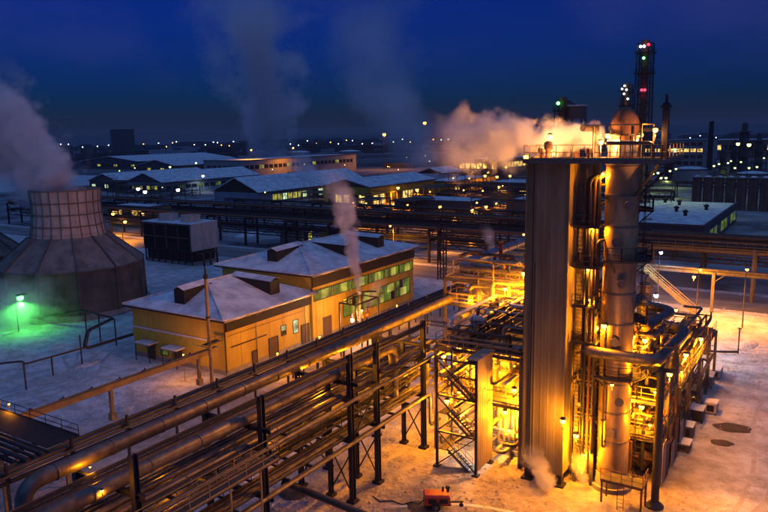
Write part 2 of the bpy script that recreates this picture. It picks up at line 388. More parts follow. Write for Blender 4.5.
for i, (px, py, rx, ry) in enumerate(((733, 428, 1.3, 1.9), (722, 443, 0.9, 1.0), (292, 494, 1.2, 1.2), (420, 508, 1.0, 1.3))):
    p = at_z(px, py); struct(lump_ring(p.x, p.y, rx, ry, 0.12, i + 3).build('bare_earth_patch', 'melt'))
for i, (px, py, rx, ry, h) in enumerate(((250, 235, 7, 3, 0.9), (180, 300, 4, 2, 0.7), (125, 410, 1.2, 0.7, 0.3), (700, 320, 2, 1.4, 0.6), (560, 500, 2, 1, 0.25), (748, 345, 3, 1.2, 0.4), (85, 365, 2.5, 1, .4), (600, 505, 2, 1, .25))):
    p = at_z(px, py); o = lump_ring(p.x, p.y, rx, ry, h, i + 30).build('snow_mound', 'snow', None, True); struct(o)

M['track'] = mat('packed_tyre_track', (0.42, 0.39, 0.37), 0.5, 0.0, (0.60, 0.59, 0.59), 0.7, 0.95, 0.05, 5)
def track(pts, z=.014):
    pth = bend(pts, 9, 10); V = [Vector((p[0], p[1], 0)) for p in pth]; rnd = random.Random(len(pts) + int(pts[0][0]))
    for side in (-.85, .85):
        b = MB(); vs = []
        for i, p_ in enumerate(V):
            d = (V[min(i + 1, len(V) - 1)] - V[max(i - 1, 0)]).normalized(); s_ = Vector((-d.y, d.x, 0)); j = rnd.uniform(-.06, .06)
            vs += [p_ + s_ * (side - .2 + j) + Vector((0, 0, z)), p_ + s_ * (side + .2 + j) + Vector((0, 0, z))]
        struct(b.add(vs, [(2 * i, 2 * i + 1, 2 * i + 3, 2 * i + 2) for i in range(len(V) - 1)]).build('tyre_track', 'track'))
track([(-20, 58), (-4, 50), (8, 47), (16, 57), (30, 60), (60, 62)]); track([(-22, 60), (-4, 53), (9, 50), (14, 62), (30, 66)], .018)
track([(-14, -36), (4, -27), (22, -29.5), (40, -27), (60, -33), (84, -26)], .02); track([(-25, -14), (-6, -12), (6, -14), (9, -28), (30, -34)], .022); track([(0, -3), (5, -10), (3, -20), (-4, -32)], .026)
track([(62, 66), (74, 74), (86, 76)], .03); track([(86, 30), (72, 28.5), (66, 20), (68, 4), (84, 2)], .024)

def clods(n, areas, seed):
    rnd = random.Random(seed); b = MB()
    for k in range(n):
        x0, x1, y0, y1 = rnd.choice(areas); x, y = rnd.uniform(x0, x1), rnd.uniform(y0, y1); s = rnd.uniform(.05, .2) * (1.8 if rnd.random() < .07 else 1); a = rnd.uniform(0, 6.28)
        vs = [(x + s * rnd.uniform(.7, 1.3) * math.cos(a + i * 1.2566), y + s * rnd.uniform(.7, 1.3) * math.sin(a + i * 1.2566), -.02) for i in range(5)] + [(x + rnd.uniform(-.3, .3) * s, y + rnd.uniform(-.3, .3) * s, s * rnd.uniform(.4, .9))]
        b.add(vs, [(i, (i + 1) % 5, 5) for i in range(5)])
    return b
o = clods(2600, [(-8, 16, -30, -7), (8, 62, -30, -22), (-8, 16, -10, 6), (60, 86, -30, 10), (86, 88, -60, 60), (99.5, 102, -60, 60), (-12, 18, 36, 60)], 5).build('snow_clods', 'snow'); o['kind'] = 'stuff'; tag(o, 'clods of snow strewn over the yards', 'snow', None, 'stuff')
# ------------------------------------------------------------------ main pipe rack
XP = (-32.4, -21.6, -10.8, 0.0, 4.0, 12.4)
rack = thing('pipe_rack', 'long multi-level dark steel pipe rack running beside the process unit', 'pipe rack', (-10, 2.8, 0))
for x in XP:
    part('post', 'steel_dark', rack, lambda b: b.ibeam((x, 0.3, 0), (x, 0.3, 13.1), 0.42).box(x - .4, x + .4, -.1, .7, 0, .25))
    part('post', 'steel_dark', rack, lambda b: b.ibeam((x, 5.9, 0), (x, 5.9, 10.8), 0.38).box(x - .4, x + .4, 5.5, 6.3, 0, .25))
    if x > -1:
        part('post', 'steel_dark', rack, lambda b: b.ibeam((x, 2.6, 0), (x, 2.6, 10.6), 0.34).box(x - .35, x + .35, 2.25, 2.95, 0, .25))
        part('brace', 'steel_dark', rack, lambda b: b.beam((x, .3, .6), (x, 2.6, 4.6), .1).beam((x, 2.6, .6), (x, .3, 4.6), .1))
    for z in (5.5, 9.1, 10.6):
        part('cross_beam', 'steel_dark', rack, lambda b: b.ibeam((x, -0.5, z), (x, 6.2, z), 0.26, 0.34))
for xa, xb in zip(XP[:-1], XP[1:]):
    for y, z, m in ((0.3, 5.35, 'steel_grey'), (0.3, 8.95, 'steel_grey'), (5.9, 5.35, 'steel_dark'), (5.9, 8.95, 'steel_dark'), (0.3, 12.7, 'steel_dark')):
        if z > 12 and xb < 0: continue
        part('side_beam', m, rack, lambda b: b.ibeam((xa + .2, y, z), (xb - .2, y, z), 0.22, 0.3))
    k = max(1, round((xb - xa) / 2.7))
    for i in range(1, k):       # sleepers between the bents
        xx = xa + (xb - xa) * i / k
        for z in (5.55, 9.15): part('sleeper', 'steel_dark', rack, lambda b: b.beam((xx, .3, z), (xx, 5.9, z), .16, .2))
for xa, xb in ((0, 4.0), (-21.6, -10.8)):
    part('brace', 'steel_dark', rack, lambda b: b.beam((xa, 5.9, .6), (xb, 5.9, 5.2), .12).beam((xb, 5.9, .6), (xa, 5.9, 5.2), .12))
part('brace', 'steel_dark', rack, lambda b: b.beam((0, .3, 5.6), (4, .3, 8.8), .1).beam((4, .3, 5.6), (0, .3, 8.8), .1))
# cable tray with rungs on the top level
tr = part('cable_tray', 'steel_grey', rack, lambda b: b.beam((-32, 3.2, 10.95), (13, 3.2, 10.95), .04, .14).beam((-32, 4.2, 10.95), (13, 4.2, 10.95), .04, .14))
def _rungs(b):
    x = -31.8
    while x < 13: b.beam((x, 3.2, 10.93), (x, 4.2, 10.93), .05, .03); x += 0.6
ru = part('tray_rungs', 'steel_grey', tr, _rungs); ru['kind'] = 'stuff'
def _rp(b):
    rnd = random.Random(4)
    for k in range(7):
        y = 3.28 + k * 0.13; b.tube([(-32, y, 11.0), (-20, y + rnd.uniform(-.04, .04), 11.0), (-8, y, 11.0), (3, y + rnd.uniform(-.04, .04), 11.0), (13, y, 11.0)], 0.035, 5)
cb = part('cables', 'black', tr, _rp); cb['kind'] = 'stuff'
# pipes lying on it
o = pipe_obj('insulated_pipe', [(31.3, -1.5, 11.35), (31.3, 5.7, 11.35), (-25.2, 5.7, 11.35), (-25.2, 5.7, 5.9)], 0.5, 'galv_pipe', n=18, rad=1.3, bands=4.0)
tag(o, 'thick insulated pipe on the rack top that turns down at its end', 'pipe')
o = pipe_obj('insulated_pipe', [(-34, 1.5, 11.3), (8.8, 1.5, 11.3), (8.8, 1.5, 6.4)], 0.46, 'galv_pipe', n=18, rad=1.2, bands=4.0); tag(o, 'thick insulated pipe lying on the near side of the rack top', 'pipe')
rnd = random.Random(12)
lowp = [(0.75, .12), (1.2, .19), (1.75, .13), (2.15, .16), (3.1, .24), (3.75, .13), (4.2, .17), (4.9, .28), (5.5, .11)]
for i, (y, r) in enumerate(lowp):
    z = 5.68 + r; xe = 12.8 + (i % 3) * 2.0
    path = [(-33, y, z), (xe, y, z), (xe, y, z + rnd.choice((-3.2, 2.6, 2.2)))] if i % 2 else [(-33, y, z), (xe + 4, y, z), (xe + 4, y - 5.5, z)]
    o = pipe_obj('process_pipe', path, r, rnd.choice(('galv_pipe', 'dull_pipe', 'galv_pipe')), n=9, bands=5.2)
    tag(o, 'thin process pipe lying on the lower tier of the long pipe rack', 'pipe', 'pipes on the lower tier of the pipe rack')
for i, (y, r) in enumerate([(0.7, .14), (1.15, .2), (1.7, .12), (2.2, .22), (3.0, .14), (3.45, .12), (4.0, .24), (4.75, .16), (5.3, .13)]):
    z = 9.28 + r; xe = 13.2 + (i % 4) * 1.5
    path = [(-33, y, z), (xe, y, z), (xe, y - 3.5, z), (xe + 5, y - 3.5, z)] if i % 2 else [(-33, y, z), (xe + 3, y, z), (xe + 3, y, z - 2.5)]
    o = pipe_obj('process_pipe', path, r, rnd.choice(('galv_pipe', 'dull_pipe')), n=9, bands=4.4)
    tag(o, 'thin process pipe lying on the middle tier of the long pipe rack', 'pipe', 'pipes on the middle tier of the pipe rack')
o = pipe_obj('process_pipe', [(-33, -0.35, 9.42), (16, -0.35, 9.42), (16, -4, 9.42)], .15, 'galv_pipe', n=10, bands=6)
tag(o, 'pale pipe along the outer edge of the rack at middle level', 'pipe')
o = pipe_obj('process_pipe', [(-33, -0.4, 5.8), (12.5, -0.4, 5.8), (12.5, -0.4, 2.5), (14.5, -.4, 2.5)], .16, 'galv_pipe', n=10, bands=6)
tag(o, 'pale pipe along the outer edge of the rack at lower level', 'pipe')
o = pipe_obj('drop_pipe', [(-8, 1, 5.2), (-8, -7.5, 4.6), (-8, -7.5, 0)], .26, 'dull_pipe', n=12)
tag(o, 'grey pipe branching off the rack and dropping to the ground', 'pipe')
for i, (y, r) in enumerate([(0.8, .1), (1.35, .16), (2.0, .11), (3.0, .15), (3.6, .2), (4.4, .12), (5.1, .16)]):
    o = pipe_obj('process_pipe', [(-33, y, 7.32 + r), (13.0 + i % 3, y, 7.32 + r), (13.0 + i % 3, y, 9.0)], r, ('dull_pipe', 'black', 'galv_pipe')[i % 3], n=8)
    tag(o, 'slim pipe on the hung level between the two main tiers of the rack', 'pipe', 'pipes on the hung level of the rack')
for x in [-31 + 2.7 * k for k in range(16)]: part('hanger', 'steel_dark', rack, lambda b: b.beam((x, .3, 7.25), (x, 5.9, 7.25), .12, .14).beam((x, .3, 7.25), (x, .3, 8.8), .05).beam((x, 5.9, 7.25), (x, 5.9, 8.8), .05))
# pipes above, hung between post heads
for y, z, r in ((0.75, 12.55, .11), (0.75, 12.15, .08)):
    o = pipe_obj('process_pipe', [(-1, y, z), (14.5, y, z), (14.5, y - 2, z)], r, 'galv_pipe', n=8)
    tag(o, 'slim pipe hung between the tall post heads of the rack', 'pipe', 'pipes hung between the post heads')
# walkway with yellow railings on the outer side
wk = thing('walkway', 'grated walkway with yellow railings on the outer edge of the pipe rack', 'walkway', (-24, -1.2, 9.2))
part('deck', 'deck', wk, lambda b: b.box(-34, -11.5, -1.85, -0.75, 9.12, 9.2))
part('railing', 'rail', wk, lambda b: b.rail([(-34, -1.82, 9.2), (-11.5, -1.82, 9.2), (-11.5, -.8, 9.2)]))
part('railing', 'rail', wk, lambda b: b.rail([(-34, -.76, 9.2), (-11.5, -.76, 9.2)]))
for x in (-32.4, -21.6, -11.7): part('bracket', 'steel_dark', wk, lambda b: b.beam((x, -.6, 9.05), (x, -1.85, 9.05), .12).beam((x, 0.0, 8.2), (x, -1.7, 9.0), .09))
for x in (-30, -27, -24, -16.2, -13.4): part('post', 'rail', wk, lambda b: b.beam((x, -1.82, 5.9), (x, -1.82, 9.12), .1))

# low pipe trestle between rack and ochre building, with stub posts
tt = thing('low_trestle', 'low dark pipe trestle with stub posts between rack and ochre building', 'trestle', (10, 20, 0))
x = -24.0
while x < 62:
    part('post', 'steel_dark', tt, lambda b: b.beam((x, 20, 0), (x, 20, 6.4), .2)); part('cross_beam', 'steel_dark', tt, lambda b: b.beam((x, 19.3, 5.1), (x, 21.6, 5.1), .16, .2))
    x += 5.6
part('side_beam', 'steel_dark', tt, lambda b: b.ibeam((-25, 19.6, 5.0), (62, 19.6, 5.0), .22, .3)); part('side_beam', 'steel_dark', tt, lambda b: b.ibeam((-25, 21.3, 5.0), (62, 21.3, 5.0), .22, .3))
for y, r in ((19.75, .14), (20.45, .2), (20.95, .12), (21.4, .16)):
    o = pipe_obj('process_pipe', [(-25, y, 5.22 + r), (62, y, 5.22 + r)], r, 'dull_pipe', n=8); tag(o, 'dark slim pipe lying on the low trestle beside the ochre building', 'pipe', 'pipes on the low trestle')
# second lower bundle on the building side
for y, r in ((23.4, .18), (24.2, .13), (24.8, .22)):
    o = pipe_obj('process_pipe', [(20, y, 3.4), (66, y, 3.4)], r, 'dull_pipe', n=8); tag(o, 'pipe on the sleepers at the foot of the ochre building', 'pipe', 'pipes at the foot of the ochre building')
sl = thing('sleeper_way', 'row of low steel sleepers carrying pipes along the ochre building', 'pipe support', (43, 24, 0))
for k in range(9): part('trestle_bent', 'steel_dark', sl, lambda b: b.beam((22 + k * 5.3, 23.2, 0), (22 + k * 5.3, 23.2, 3.15), .16).beam((22 + k * 5.3, 25, 0), (22 + k * 5.3, 25, 3.15), .16).beam((22 + k * 5.3, 23, 3.15), (22 + k * 5.3, 25.2, 3.15), .16))
# small crane-like frame and valve manifold where the white steam rises
mf = thing('valve_manifold', 'dark valve manifold frame at the foot of the white steam plume', 'manifold', (41, 27.5, 0))
part('frame', 'steel_dark', mf, lambda b: [b.beam((x, y, 0), (x, y, 6.2), .18) for x in (38, 44) for y in (26, 29)] and b.beam((38, 26, 6.2), (44, 26, 6.2), .18).beam((38, 29, 6.2), (44, 29, 6.2), .18).beam((38, 26, 6.2), (38, 29, 6.2), .18).beam((44, 26, 6.2), (44, 29, 6.2), .18))
part('jib', 'steel_dark', mf, lambda b: b.tube([(38, 27.5, 6.2), (38, 27.5, 7.2), (41, 27.3, 7.5), (45, 27, 6.8)], .12, 6))
for k in range(4): part('valve', 'rust', mf, lambda b: b.lathe([(.05, 3.2), (.35, 3.3), (.35, 3.7), (.1, 3.9), (.1, 4.5), (.3, 4.55), (.3, 4.62), (.02, 4.65)], (39 + k * 1.4, 27.4), 10))
part('vent_pipe', 'dull_pipe', mf, lambda b: b.tube([(40.5, 27, 0), (40.5, 27, 7.4)], .2, 10))

# cross rack that comes in from the cooling tower side
cr_ = thing('cross_rack', 'dark pipe rack that joins the low trestle at right angles', 'pipe rack', (-13.5, 35, 0))
for y in (24, 32, 40, 48):
    for x in (-16.6, -10.9): part('post', 'trestle', cr_, lambda b: b.beam((x, y, 0), (x, y, 5.2), .24))
    part('cross_beam', 'steel_dark', cr_, lambda b: b.beam((-17, y, 5.2), (-10.6, y, 5.2), .2, .26))
for x in (-16.6, -10.9): part('side_beam', 'steel_dark', cr_, lambda b: b.ibeam((x, 21.5, 5.25), (x, 70, 5.25), .22, .36))
part('deck', 'black', cr_, lambda b: b.box(-14.0, -11.1, 21.6, 70, 5.5, 5.56))
part('railing', 'steel_dark', cr_, lambda b: b.rail([(-11.0, 21.6, 5.5), (-11.0, 70, 5.5)], 1.0, 2.4))
for x, r in ((-16.3, .22), (-15.6, .16), (-15.0, .2), (-14.4, .14)):
    o = pipe_obj('process_pipe', [(x, 20.5, 5.45 + r), (x, 70, 5.45 + r)], r, 'dull_pipe', n=8); tag(o, 'dark pipe lying on the cross rack', 'pipe', 'pipes on the cross rack')

# ochre single-pipe trestle over the snow
ot = thing('ochre_trestle', 'ochre box-girder trestle crossing the snow to the building corner', 'trestle', (2, 33.9, 0))
part('girder', 'trestle', ot, lambda b: b.box(-12, 17.5, 33.6, 34.2, 3.55, 4.15)); part('ledge', 'trestle', ot, lambda b: b.box(-12, 17.5, 33.5, 34.3, 4.16, 4.24))
for x in (1.3, 14.3): part('post', 'trestle', ot, lambda b: b.beam((x, 33.9, .7), (x, 33.9, 3.5), .36).box(x - .32, x + .32, 33.58, 34.22, 0, .8))
for x in (-8, -4.4, -1, 2.6, 6.1, 9.8, 13): part('clip', 'steel_dark', ot, lambda b: b.beam((x, 33.9, 4.24), (x, 33.9, 4.6), .12).beam((x - .3, 34.1, 4.3), (x + .3, 34.1, 4.3), .14))
o = pipe_obj('service_pipe', [(-12, 33.75, 4.34), (16.2, 33.75, 4.34), (16.2, 36, 4.34)], .1, 'galv_pipe', n=8); tag(o, 'thin pipe lying on top of the ochre trestle', 'pipe')
# slim chimney post beside the building corner
po = thing('vent_post', 'tall slim ochre vent post beside the ochre building corner', 'post', (15.4, 33.4, 0))
part('shaft', 'trestle', po, lambda b: b.tube([(15.4, 32.9, 0), (15.4, 32.9, 13.6)], [.24, .2], 10), True)
part('cap', 'black', po, lambda b: b.lathe([(.2, 13.6), (.3, 13.7), (.3, 14.0), (.12, 14.3), (.12, 15.0), (.02, 15.05)], (15.4, 32.9), 10))
part('platform', 'steel_dark', po, lambda b: b.box(14.6, 17.2, 32.4, 33.5, 5.2, 5.28).rail([(14.6, 32.4, 5.28), (17.2, 32.4, 5.28)], .9, 1.2))
part('collar', 'steel_dark', po, lambda b: b.lathe([(.26, 8.6), (.3, 8.6), (.3, 8.8), (.26, 8.8)], (15.4, 32.9), 10))

# thin yard pipes on stilts by the cooling tower
ys = thing('yard_pipe', 'thin dark pipes on stilts looping over the snow before the cooling tower', 'pipe', (12, 58, 0))
for k, dy in enumerate((0, .5)):
    part('pipe', 'dull_pipe', ys, lambda b: b.tube(bend([at_x(0, 322, 22) + Vector((0, dy, 0)), (21.0, 66.5 + dy, 4.3), (20.2, 58 + dy, 4.3), (13.2, 54.2 + dy, 4.6), (12.2, 54.0 + dy, 2.2), (30, 54.5 + dy, 2.2)], .7), .14, 8))
part('pipe', 'dull_pipe', ys, lambda b: b.tube(bend([(12.4, 53.6, 2.6), (3.5, 54.0, 2.6), (1.8, 51.8, 3.8), (-6, 60, 3.4)], .7), .13, 8))
for x, y, z in ((20.8, 66, 4.2), (20.5, 62.2, 4.2), (20.2, 58, 4.2), (11.4, 51.6, 4.5), (1.9, 49.4, 3.7), (7, 53.8, 2.5), (22, 54.6, 2.1), (27, 54.6, 2.1)):
    part('stilt', 'dull_pipe', ys, lambda b: b.beam((x, y if y > 53 else y + 2.2, 0), (x, y if y > 53 else y + 2.2, z), .15))
#@@BUILD
# ------------------------------------------------------------------ ochre compressor building (two parts, hipped snowy roofs)
def hip_building(name, label, x0, x1, y0, y1, ze, zr, over, ridge_in):
    t = thing(name, label, 'building', ((x0 + x1) / 2, (y0 + y1) / 2, 0))
    part('wall', 'yellow_wall', t, lambda b: b.box(x0, x1, y0, y1, 0.35, ze)); part('plinth', 'concrete', t, lambda b: b.box(x0 - .06, x1 + .06, y0 - .06, y1 + .06, 0, .6))
    X0, X1, Y0, Y1, ym = x0 - over, x1 + over, y0 - over, y1 + over, (y0 + y1) / 2
    a, c = (x0 + ridge_in, ym, zr), (x1 - ridge_in, ym, zr); z = ze + .1
    part('eave_slab', 'fascia', t, lambda b: b.box(X0, X1, Y0, Y1, ze - .16, ze + .1))
    def slope(nm, *p):
        n = len(p); b = MB(); b.add([Vector(q) + Vector((0, 0, .16)) for q in p] + list(p), [tuple(range(n)), tuple(range(n, 2 * n))[::-1]] + [(i, i + n, (i + 1) % n + n, (i + 1) % n) for i in range(n)])
        return b.build(nm, 'roofsnow', t)
    slope('roof_slope', (X0, Y0, z), (X1, Y0, z), c, a); slope('roof_slope', (X1, Y1, z), (X0, Y1, z), a, c)
    slope('roof_slope', (X0, Y1, z), (X0, Y0, z), a); slope('roof_slope', (X1, Y0, z), (X1, Y1, z), c)
    for p in ((X0, Y0, z), (X0, Y1, z)): part('hip_cap', 'roofsnow', t, lambda b: b.beam(Vector(p) + Vector((0, 0, .22)), Vector(a) + Vector((0, 0, .22)), .3, .12))
    part('ridge_cap', 'roofsnow', t, lambda b: b.beam(Vector(a) + Vector((0, 0, .24)), Vector(c) + Vector((0, 0, .24)), .35, .12))
    return t, a, c, z
def wall_trim(t, x0, x1, y0, y1, ze):
    for k in range(1, int((x1 - x0) / 2.9)): part('seam_strip', 'yellow_wall', t, lambda b: b.box(x0 + k * 2.9 - .05, x0 + k * 2.9 + .05, y0 - .035, y0 - .003, .62, ze - 2.0))
    for k in range(1, int((y1 - y0) / 2.9)): part('seam_strip', 'yellow_wall', t, lambda b: b.box(x0 - .035, x0 - .003, y0 + k * 2.9 - .05, y0 + k * 2.9 + .05, .62, ze - .3))
    part('gutter', 'galv', t, lambda b: b.beam((x0 - .9, y0 - 1.0, ze + .02), (x1 + .9, y0 - 1.0, ze + .02), .16, .14))
    for x in (x0 + (x1 - x0) * .33, x1 - 1.2): part('downpipe', 'galv', t, lambda b: b.tube([(x, y0 - .95, ze - .1), (x, y0 - .14, ze - .7), (x, y0 - .14, .3)], .07, 6))
    for k in range(5):       # drifted snow lips along the eave
        xa = x0 + (x1 - x0) * (k * .19 + .02); part('snow_lip', 'roofsnow', t, lambda b: b.tube([(xa, y0 - .92, ze + .1), (xa + 1, y0 - 1.0, ze + .12), (xa + (x1 - x0) * .12, y0 - 1.02, ze + .1), (xa + (x1 - x0) * .16, y0 - .9, ze + .1)], [.05, .2, .16, .04], 6), True)
def dormer(t, base, d, ln, zt, zb, w=1.5):
    """dark-sided dormer vent: its top runs level from the ridge out over the slope"""
    p = Vector(base); d = Vector(d); s = Vector((-d.y, d.x, 0)); q = p + d * ln
    o = part('dormer', 'black', t, lambda b: b.add([p + s * w / 2 + Vector((0, 0, zt - .5 - p.z)), p - s * w / 2 + Vector((0, 0, zt - .5 - p.z)), q - s * w / 2 + Vector((0, 0, zt - .7 - q.z)), q + s * w / 2 + Vector((0, 0, zt - .7 - q.z)),
        p + s * w / 2 + Vector((0, 0, zb - p.z)), p - s * w / 2 + Vector((0, 0, zb - p.z)), q - s * w / 2 + Vector((0, 0, zb - q.z)), q + s * w / 2 + Vector((0, 0, zb - q.z))],
        [(0, 1, 2, 3), (7, 6, 5, 4), (0, 3, 7, 4), (1, 5, 6, 2), (3, 2, 6, 7), (0, 4, 5, 1)]))
    part('dormer_snow', 'roofsnow', o, lambda b: b.add([p + s * (w / 2 + .25) + Vector((0, 0, zt - .48 - p.z)), q + s * (w / 2 + .25) + Vector((0, 0, zt - .68 - q.z)) + d * .3, q + Vector((0, 0, zt - .2 - q.z)) + d * .3, p + Vector((0, 0, zt - p.z)),
        q - s * (w / 2 + .25) + Vector((0, 0, zt - .68 - q.z)) + d * .3, p - s * (w / 2 + .25) + Vector((0, 0, zt - .48 - p.z))], [(0, 1, 2, 3), (3, 2, 4, 5)]))
lo, a, c, z = hip_building('ochre_building', 'low ochre building with hipped snowy roof and two lit windows', 18.6, 36.4, 33.4, 51.6, 7.5, 10.6, .9, 6.0)
dormer(lo, a, (-1, 0, 0), 5.2, 11.2, 8.0, 2.0); dormer(lo, (30.5, a[1], a[2]), (0, -1, 0), 7.6, 11.2, 7.8, 2.0)
hi, a, c, z = hip_building('ochre_hall', 'tall ochre hall with hipped snowy roof and green-lit ribbon windows', 36.5, 67, 33.0, 51.4, 10.3, 13.2, .9, 8.5)
dormer(hi, a, (-1, 0, 0), 6.6, 13.8, 10.7, 2.0); dormer(hi, (49.0, a[1], a[2]), (0, -1, 0), 7.4, 13.8, 10.5, 2.0); dormer(hi, (c[0] + .3, a[1], a[2]), (0, -1, 0), 7.4, 13.8, 10.5, 2.0)
wall_trim(lo, 18.6, 36.4, 33.4, 51.6, 7.5); wall_trim(hi, 36.5, 67, 33.0, 51.4, 10.3)
part('shaded_roof_edge', 'black', lo, lambda b: b.box(18.62, 36.38, 33.1, 33.36, 5.9, 7.3)); part('corner_pipe', 'fascia', lo, lambda b: b.tube([(18.5, 33.3, .4), (18.5, 33.3, 7.3)], .09, 6))  # black strip stands in for the shaded lower roof edge
part('shaded_roof_edge', 'black', hi, lambda b: b.box(36.52, 66.98, 32.7, 32.97, 8.4, 10.1)); part('corner_pipe', 'fascia', hi, lambda b: b.tube([(36.4, 32.85, 7.7), (36.4, 32.85, 10.1)], .09, 6))  # same painted roof-edge shade on the hall
part('yellow_band', 'green_band', lo, lambda b: b.box(18.5, 18.58, 35.5, 51.65, 2.9, 4.2)); part('white_strip', 'white_paint', lo, lambda b: b.box(18.46, 18.58, 35.0, 51.65, 4.25, 4.5))
part('conduit', 'fascia', lo, lambda b: b.beam((19.5, 33.3, 3.6), (26.5, 33.3, 3.6), .12).beam((19, 33.33, 5.2), (35, 33.33, 5.2), .04))
for y in (42.5, 48.0):
    cn = part('canopy', 'roofsnow', lo, lambda b: b.box(16.9, 18.57, y - 1.5, y + 1.5, 2.55, 2.75)); part('canopy_frame', 'steel_dark', cn, lambda b: b.box(16.95, 18.57, y - 1.45, y + 1.45, 2.45, 2.54).beam((17, y - 1.4, 0), (17, y - 1.4, 2.45), .1).beam((17, y + 1.4, 0), (17, y + 1.4, 2.45), .1))
    part('door', 'door', lo, lambda b: b.box(18.5, 18.58, y - .8, y + .8, 0, 2.3))
def window_y(t, xa, xb, za, zb, y, m, nx=2, nz=1):
    """window on a wall that faces -y: frame, then panes set back in it"""
    f = part('window', 'steel_dark', t, lambda b: b.box(xa - .08, xb + .08, y - .05, y + .02, za - .08, za).box(xa - .08, xb + .08, y - .05, y + .02, zb, zb + .08).box(xa - .08, xa, y - .05, y + .02, za, zb).box(xb, xb + .08, y - .05, y + .02, za, zb))
    for i in range(nx):
        for j in range(nz):
            x0, x1 = xa + (xb - xa) * i / nx + .04, xa + (xb - xa) * (i + 1) / nx - .04; z0, z1 = za + (zb - za) * j / nz + .03, za + (zb - za) * (j + 1) / nz - .03
            part('pane', m[(i * 3 + j * 5) % len(m)] if isinstance(m, list) else m, f, lambda b: b.box(x0, x1, y - .02, y - .005, z0, z1))
    return f
def window_x(t, ya, yb, za, zb, x, m, ny=2, nz=1):
    f = part('window', 'steel_dark', t, lambda b: b.box(x - .05, x + .02, ya - .08, yb + .08, za - .08, za).box(x - .05, x + .02, ya - .08, yb + .08, zb, zb + .08).box(x - .05, x + .02, ya - .08, ya, za, zb).box(x - .05, x + .02, yb, yb + .08, za, zb))
    for i in range(ny):
        for j in range(nz):
            y0, y1 = ya + (yb - ya) * i / ny + .04, ya + (yb - ya) * (i + 1) / ny - .04; z0, z1 = za + (zb - za) * j / nz + .03, za + (zb - za) * (j + 1) / nz - .03
            part('pane', m[(i * 3 + j * 5) % len(m)] if isinstance(m, list) else m, f, lambda b: b.box(x - .02, x - .005, y0, y1, z0, z1))
    return f
window_x(lo, 44.6, 46.0, 1.0, 2.1, 18.59, 'win_green', 2)
window_y(lo, 29.7, 30.7, 2.6, 4.0, 33.38, ['glass_dark', 'win_pale'], 1, 2); window_y(lo, 32.4, 33.5, 2.3, 4.2, 33.38, 'win_pale', 1, 2)
for xa, xb, h in ((23.5, 24.4, 1.9), (27.0, 28.8, 2.8), (34.2, 35.9, 3.0)):
    dr = part('door', 'door', lo, lambda b: b.box(xa, xb, 33.3, 33.39, .1, h)); part('door_frame', 'fascia', dr, lambda b: b.box(xa - .1, xa, 33.26, 33.39, .1, h + .1).box(xb, xb + .1, 33.26, 33.39, .1, h + .1).box(xa, xb, 33.26, 33.39, h, h + .1))
part('door', 'door', hi, lambda b: b.box(39.0, 41.2, 32.9, 32.98, .1, 3.2))
G3 = ['win_green', 'win_green', 'win_yellow', 'win_green', 'glass_dark', 'win_green', 'win_yellow']
for k in range(6):
    window_y(hi, 37.0 + k * 5.0, 41.6 + k * 5.0, 6.2, 7.7, 32.97, G3, 5, 1)
for k in range(4):
    window_y(hi, 44.5 + k * 5.4, 49.3 + k * 5.4, 2.0, 4.9, 32.97, G3[k:] + G3[:k], 4, 2)

# ------------------------------------------------------------------ cooling tower with steaming stack
CT = Vector((33.4, 87.2, 0))
def cooling_tower(C, label, panels):
    t = thing('cooling_tower', label, 'cooling tower', C)
    n = 12; x, y = C.x, C.y
    part('basin', 'concrete', t, lambda b: b.lathe([(13.6, 0), (13.6, 1.0), (13.1, 1.0), (13.1, .4)], (x, y), n))
    for k in range(n):
        a0, a1 = 6.2832 * k / n, 6.2832 * (k + 1) / n
        P = lambda r, a, z: (x + r * math.cos(a), y + r * math.sin(a), z)
        part('skirt_panel', 'ct_dark', t, lambda b: b.quad(P(12.9, a0, .9), P(12.9, a1, .9), P(12.7, a1, 8.4), P(12.7, a0, 8.4)))
        part('corner_post', 'ct_dark', t, lambda b: b.beam(P(13.0, a0, .9), P(12.8, a0, 8.5), .35))
        part('skirt_rib', 'ct_dark', t, lambda b: [b.beam(P(12.95 - .02 * z, a0, z), P(12.95 - .02 * z, a1, z), .14) for z in (3.2, 5.6)] and b)
        part('cone_panel', 'ct_cone', t, lambda b: b.quad(P(13.0, a0, 8.5), P(13.0, a1, 8.5), P(6.9, a1, 13.6), P(6.9, a0, 13.6)))
        part('cone_rib', 'ct_dark', t, lambda b: b.beam(P(13.0, a0, 8.6), P(6.9, a0, 13.7), .3))
    part('eave_ring', 'ct_dark', t, lambda b: b.lathe([(13.1, 8.35), (13.15, 8.6), (12.8, 8.65)], (x, y), n))
    rz = [(6.55, 13.5), (6.15, 15.6), (5.9, 17.7), (5.9, 19.8), (6.05, 22.0)]
    m = 24
    for i in range(4):
        (r0, z0), (r1, z1) = rz[i], rz[i + 1]
        for k in range(m):
            a0, a1 = 6.2832 * k / m, 6.2832 * (k + 1) / m
            part('stack_panel', 'board', t, lambda b: b.quad((x + r0 * math.cos(a0), y + r0 * math.sin(a0), z0), (x + r0 * math.cos(a1), y + r0 * math.sin(a1), z0), (x + r1 * math.cos(a1), y + r1 * math.sin(a1), z1), (x + r1 * math.cos(a0), y + r1 * math.sin(a0), z1)))
    for k in range(m):
        a0 = 6.2832 * k / m
        part('stack_rib', 'ct_rib', t, lambda b: b.tube([(x + (r + .07) * math.cos(a0), y + (r + .07) * math.sin(a0), z) for r, z in rz], .11, 5))
    for r, z in rz: part('stack_ring', 'ct_rib', t, lambda b: b.lathe([(r, z - .12), (r + .15, z - .12), (r + .15, z + .12), (r, z + .12)], (x, y), m))
    part('fan_deck', 'black', t, lambda b: b.lathe([(.1, 14.2), (6.5, 14.2)], (x, y), m))
    return t
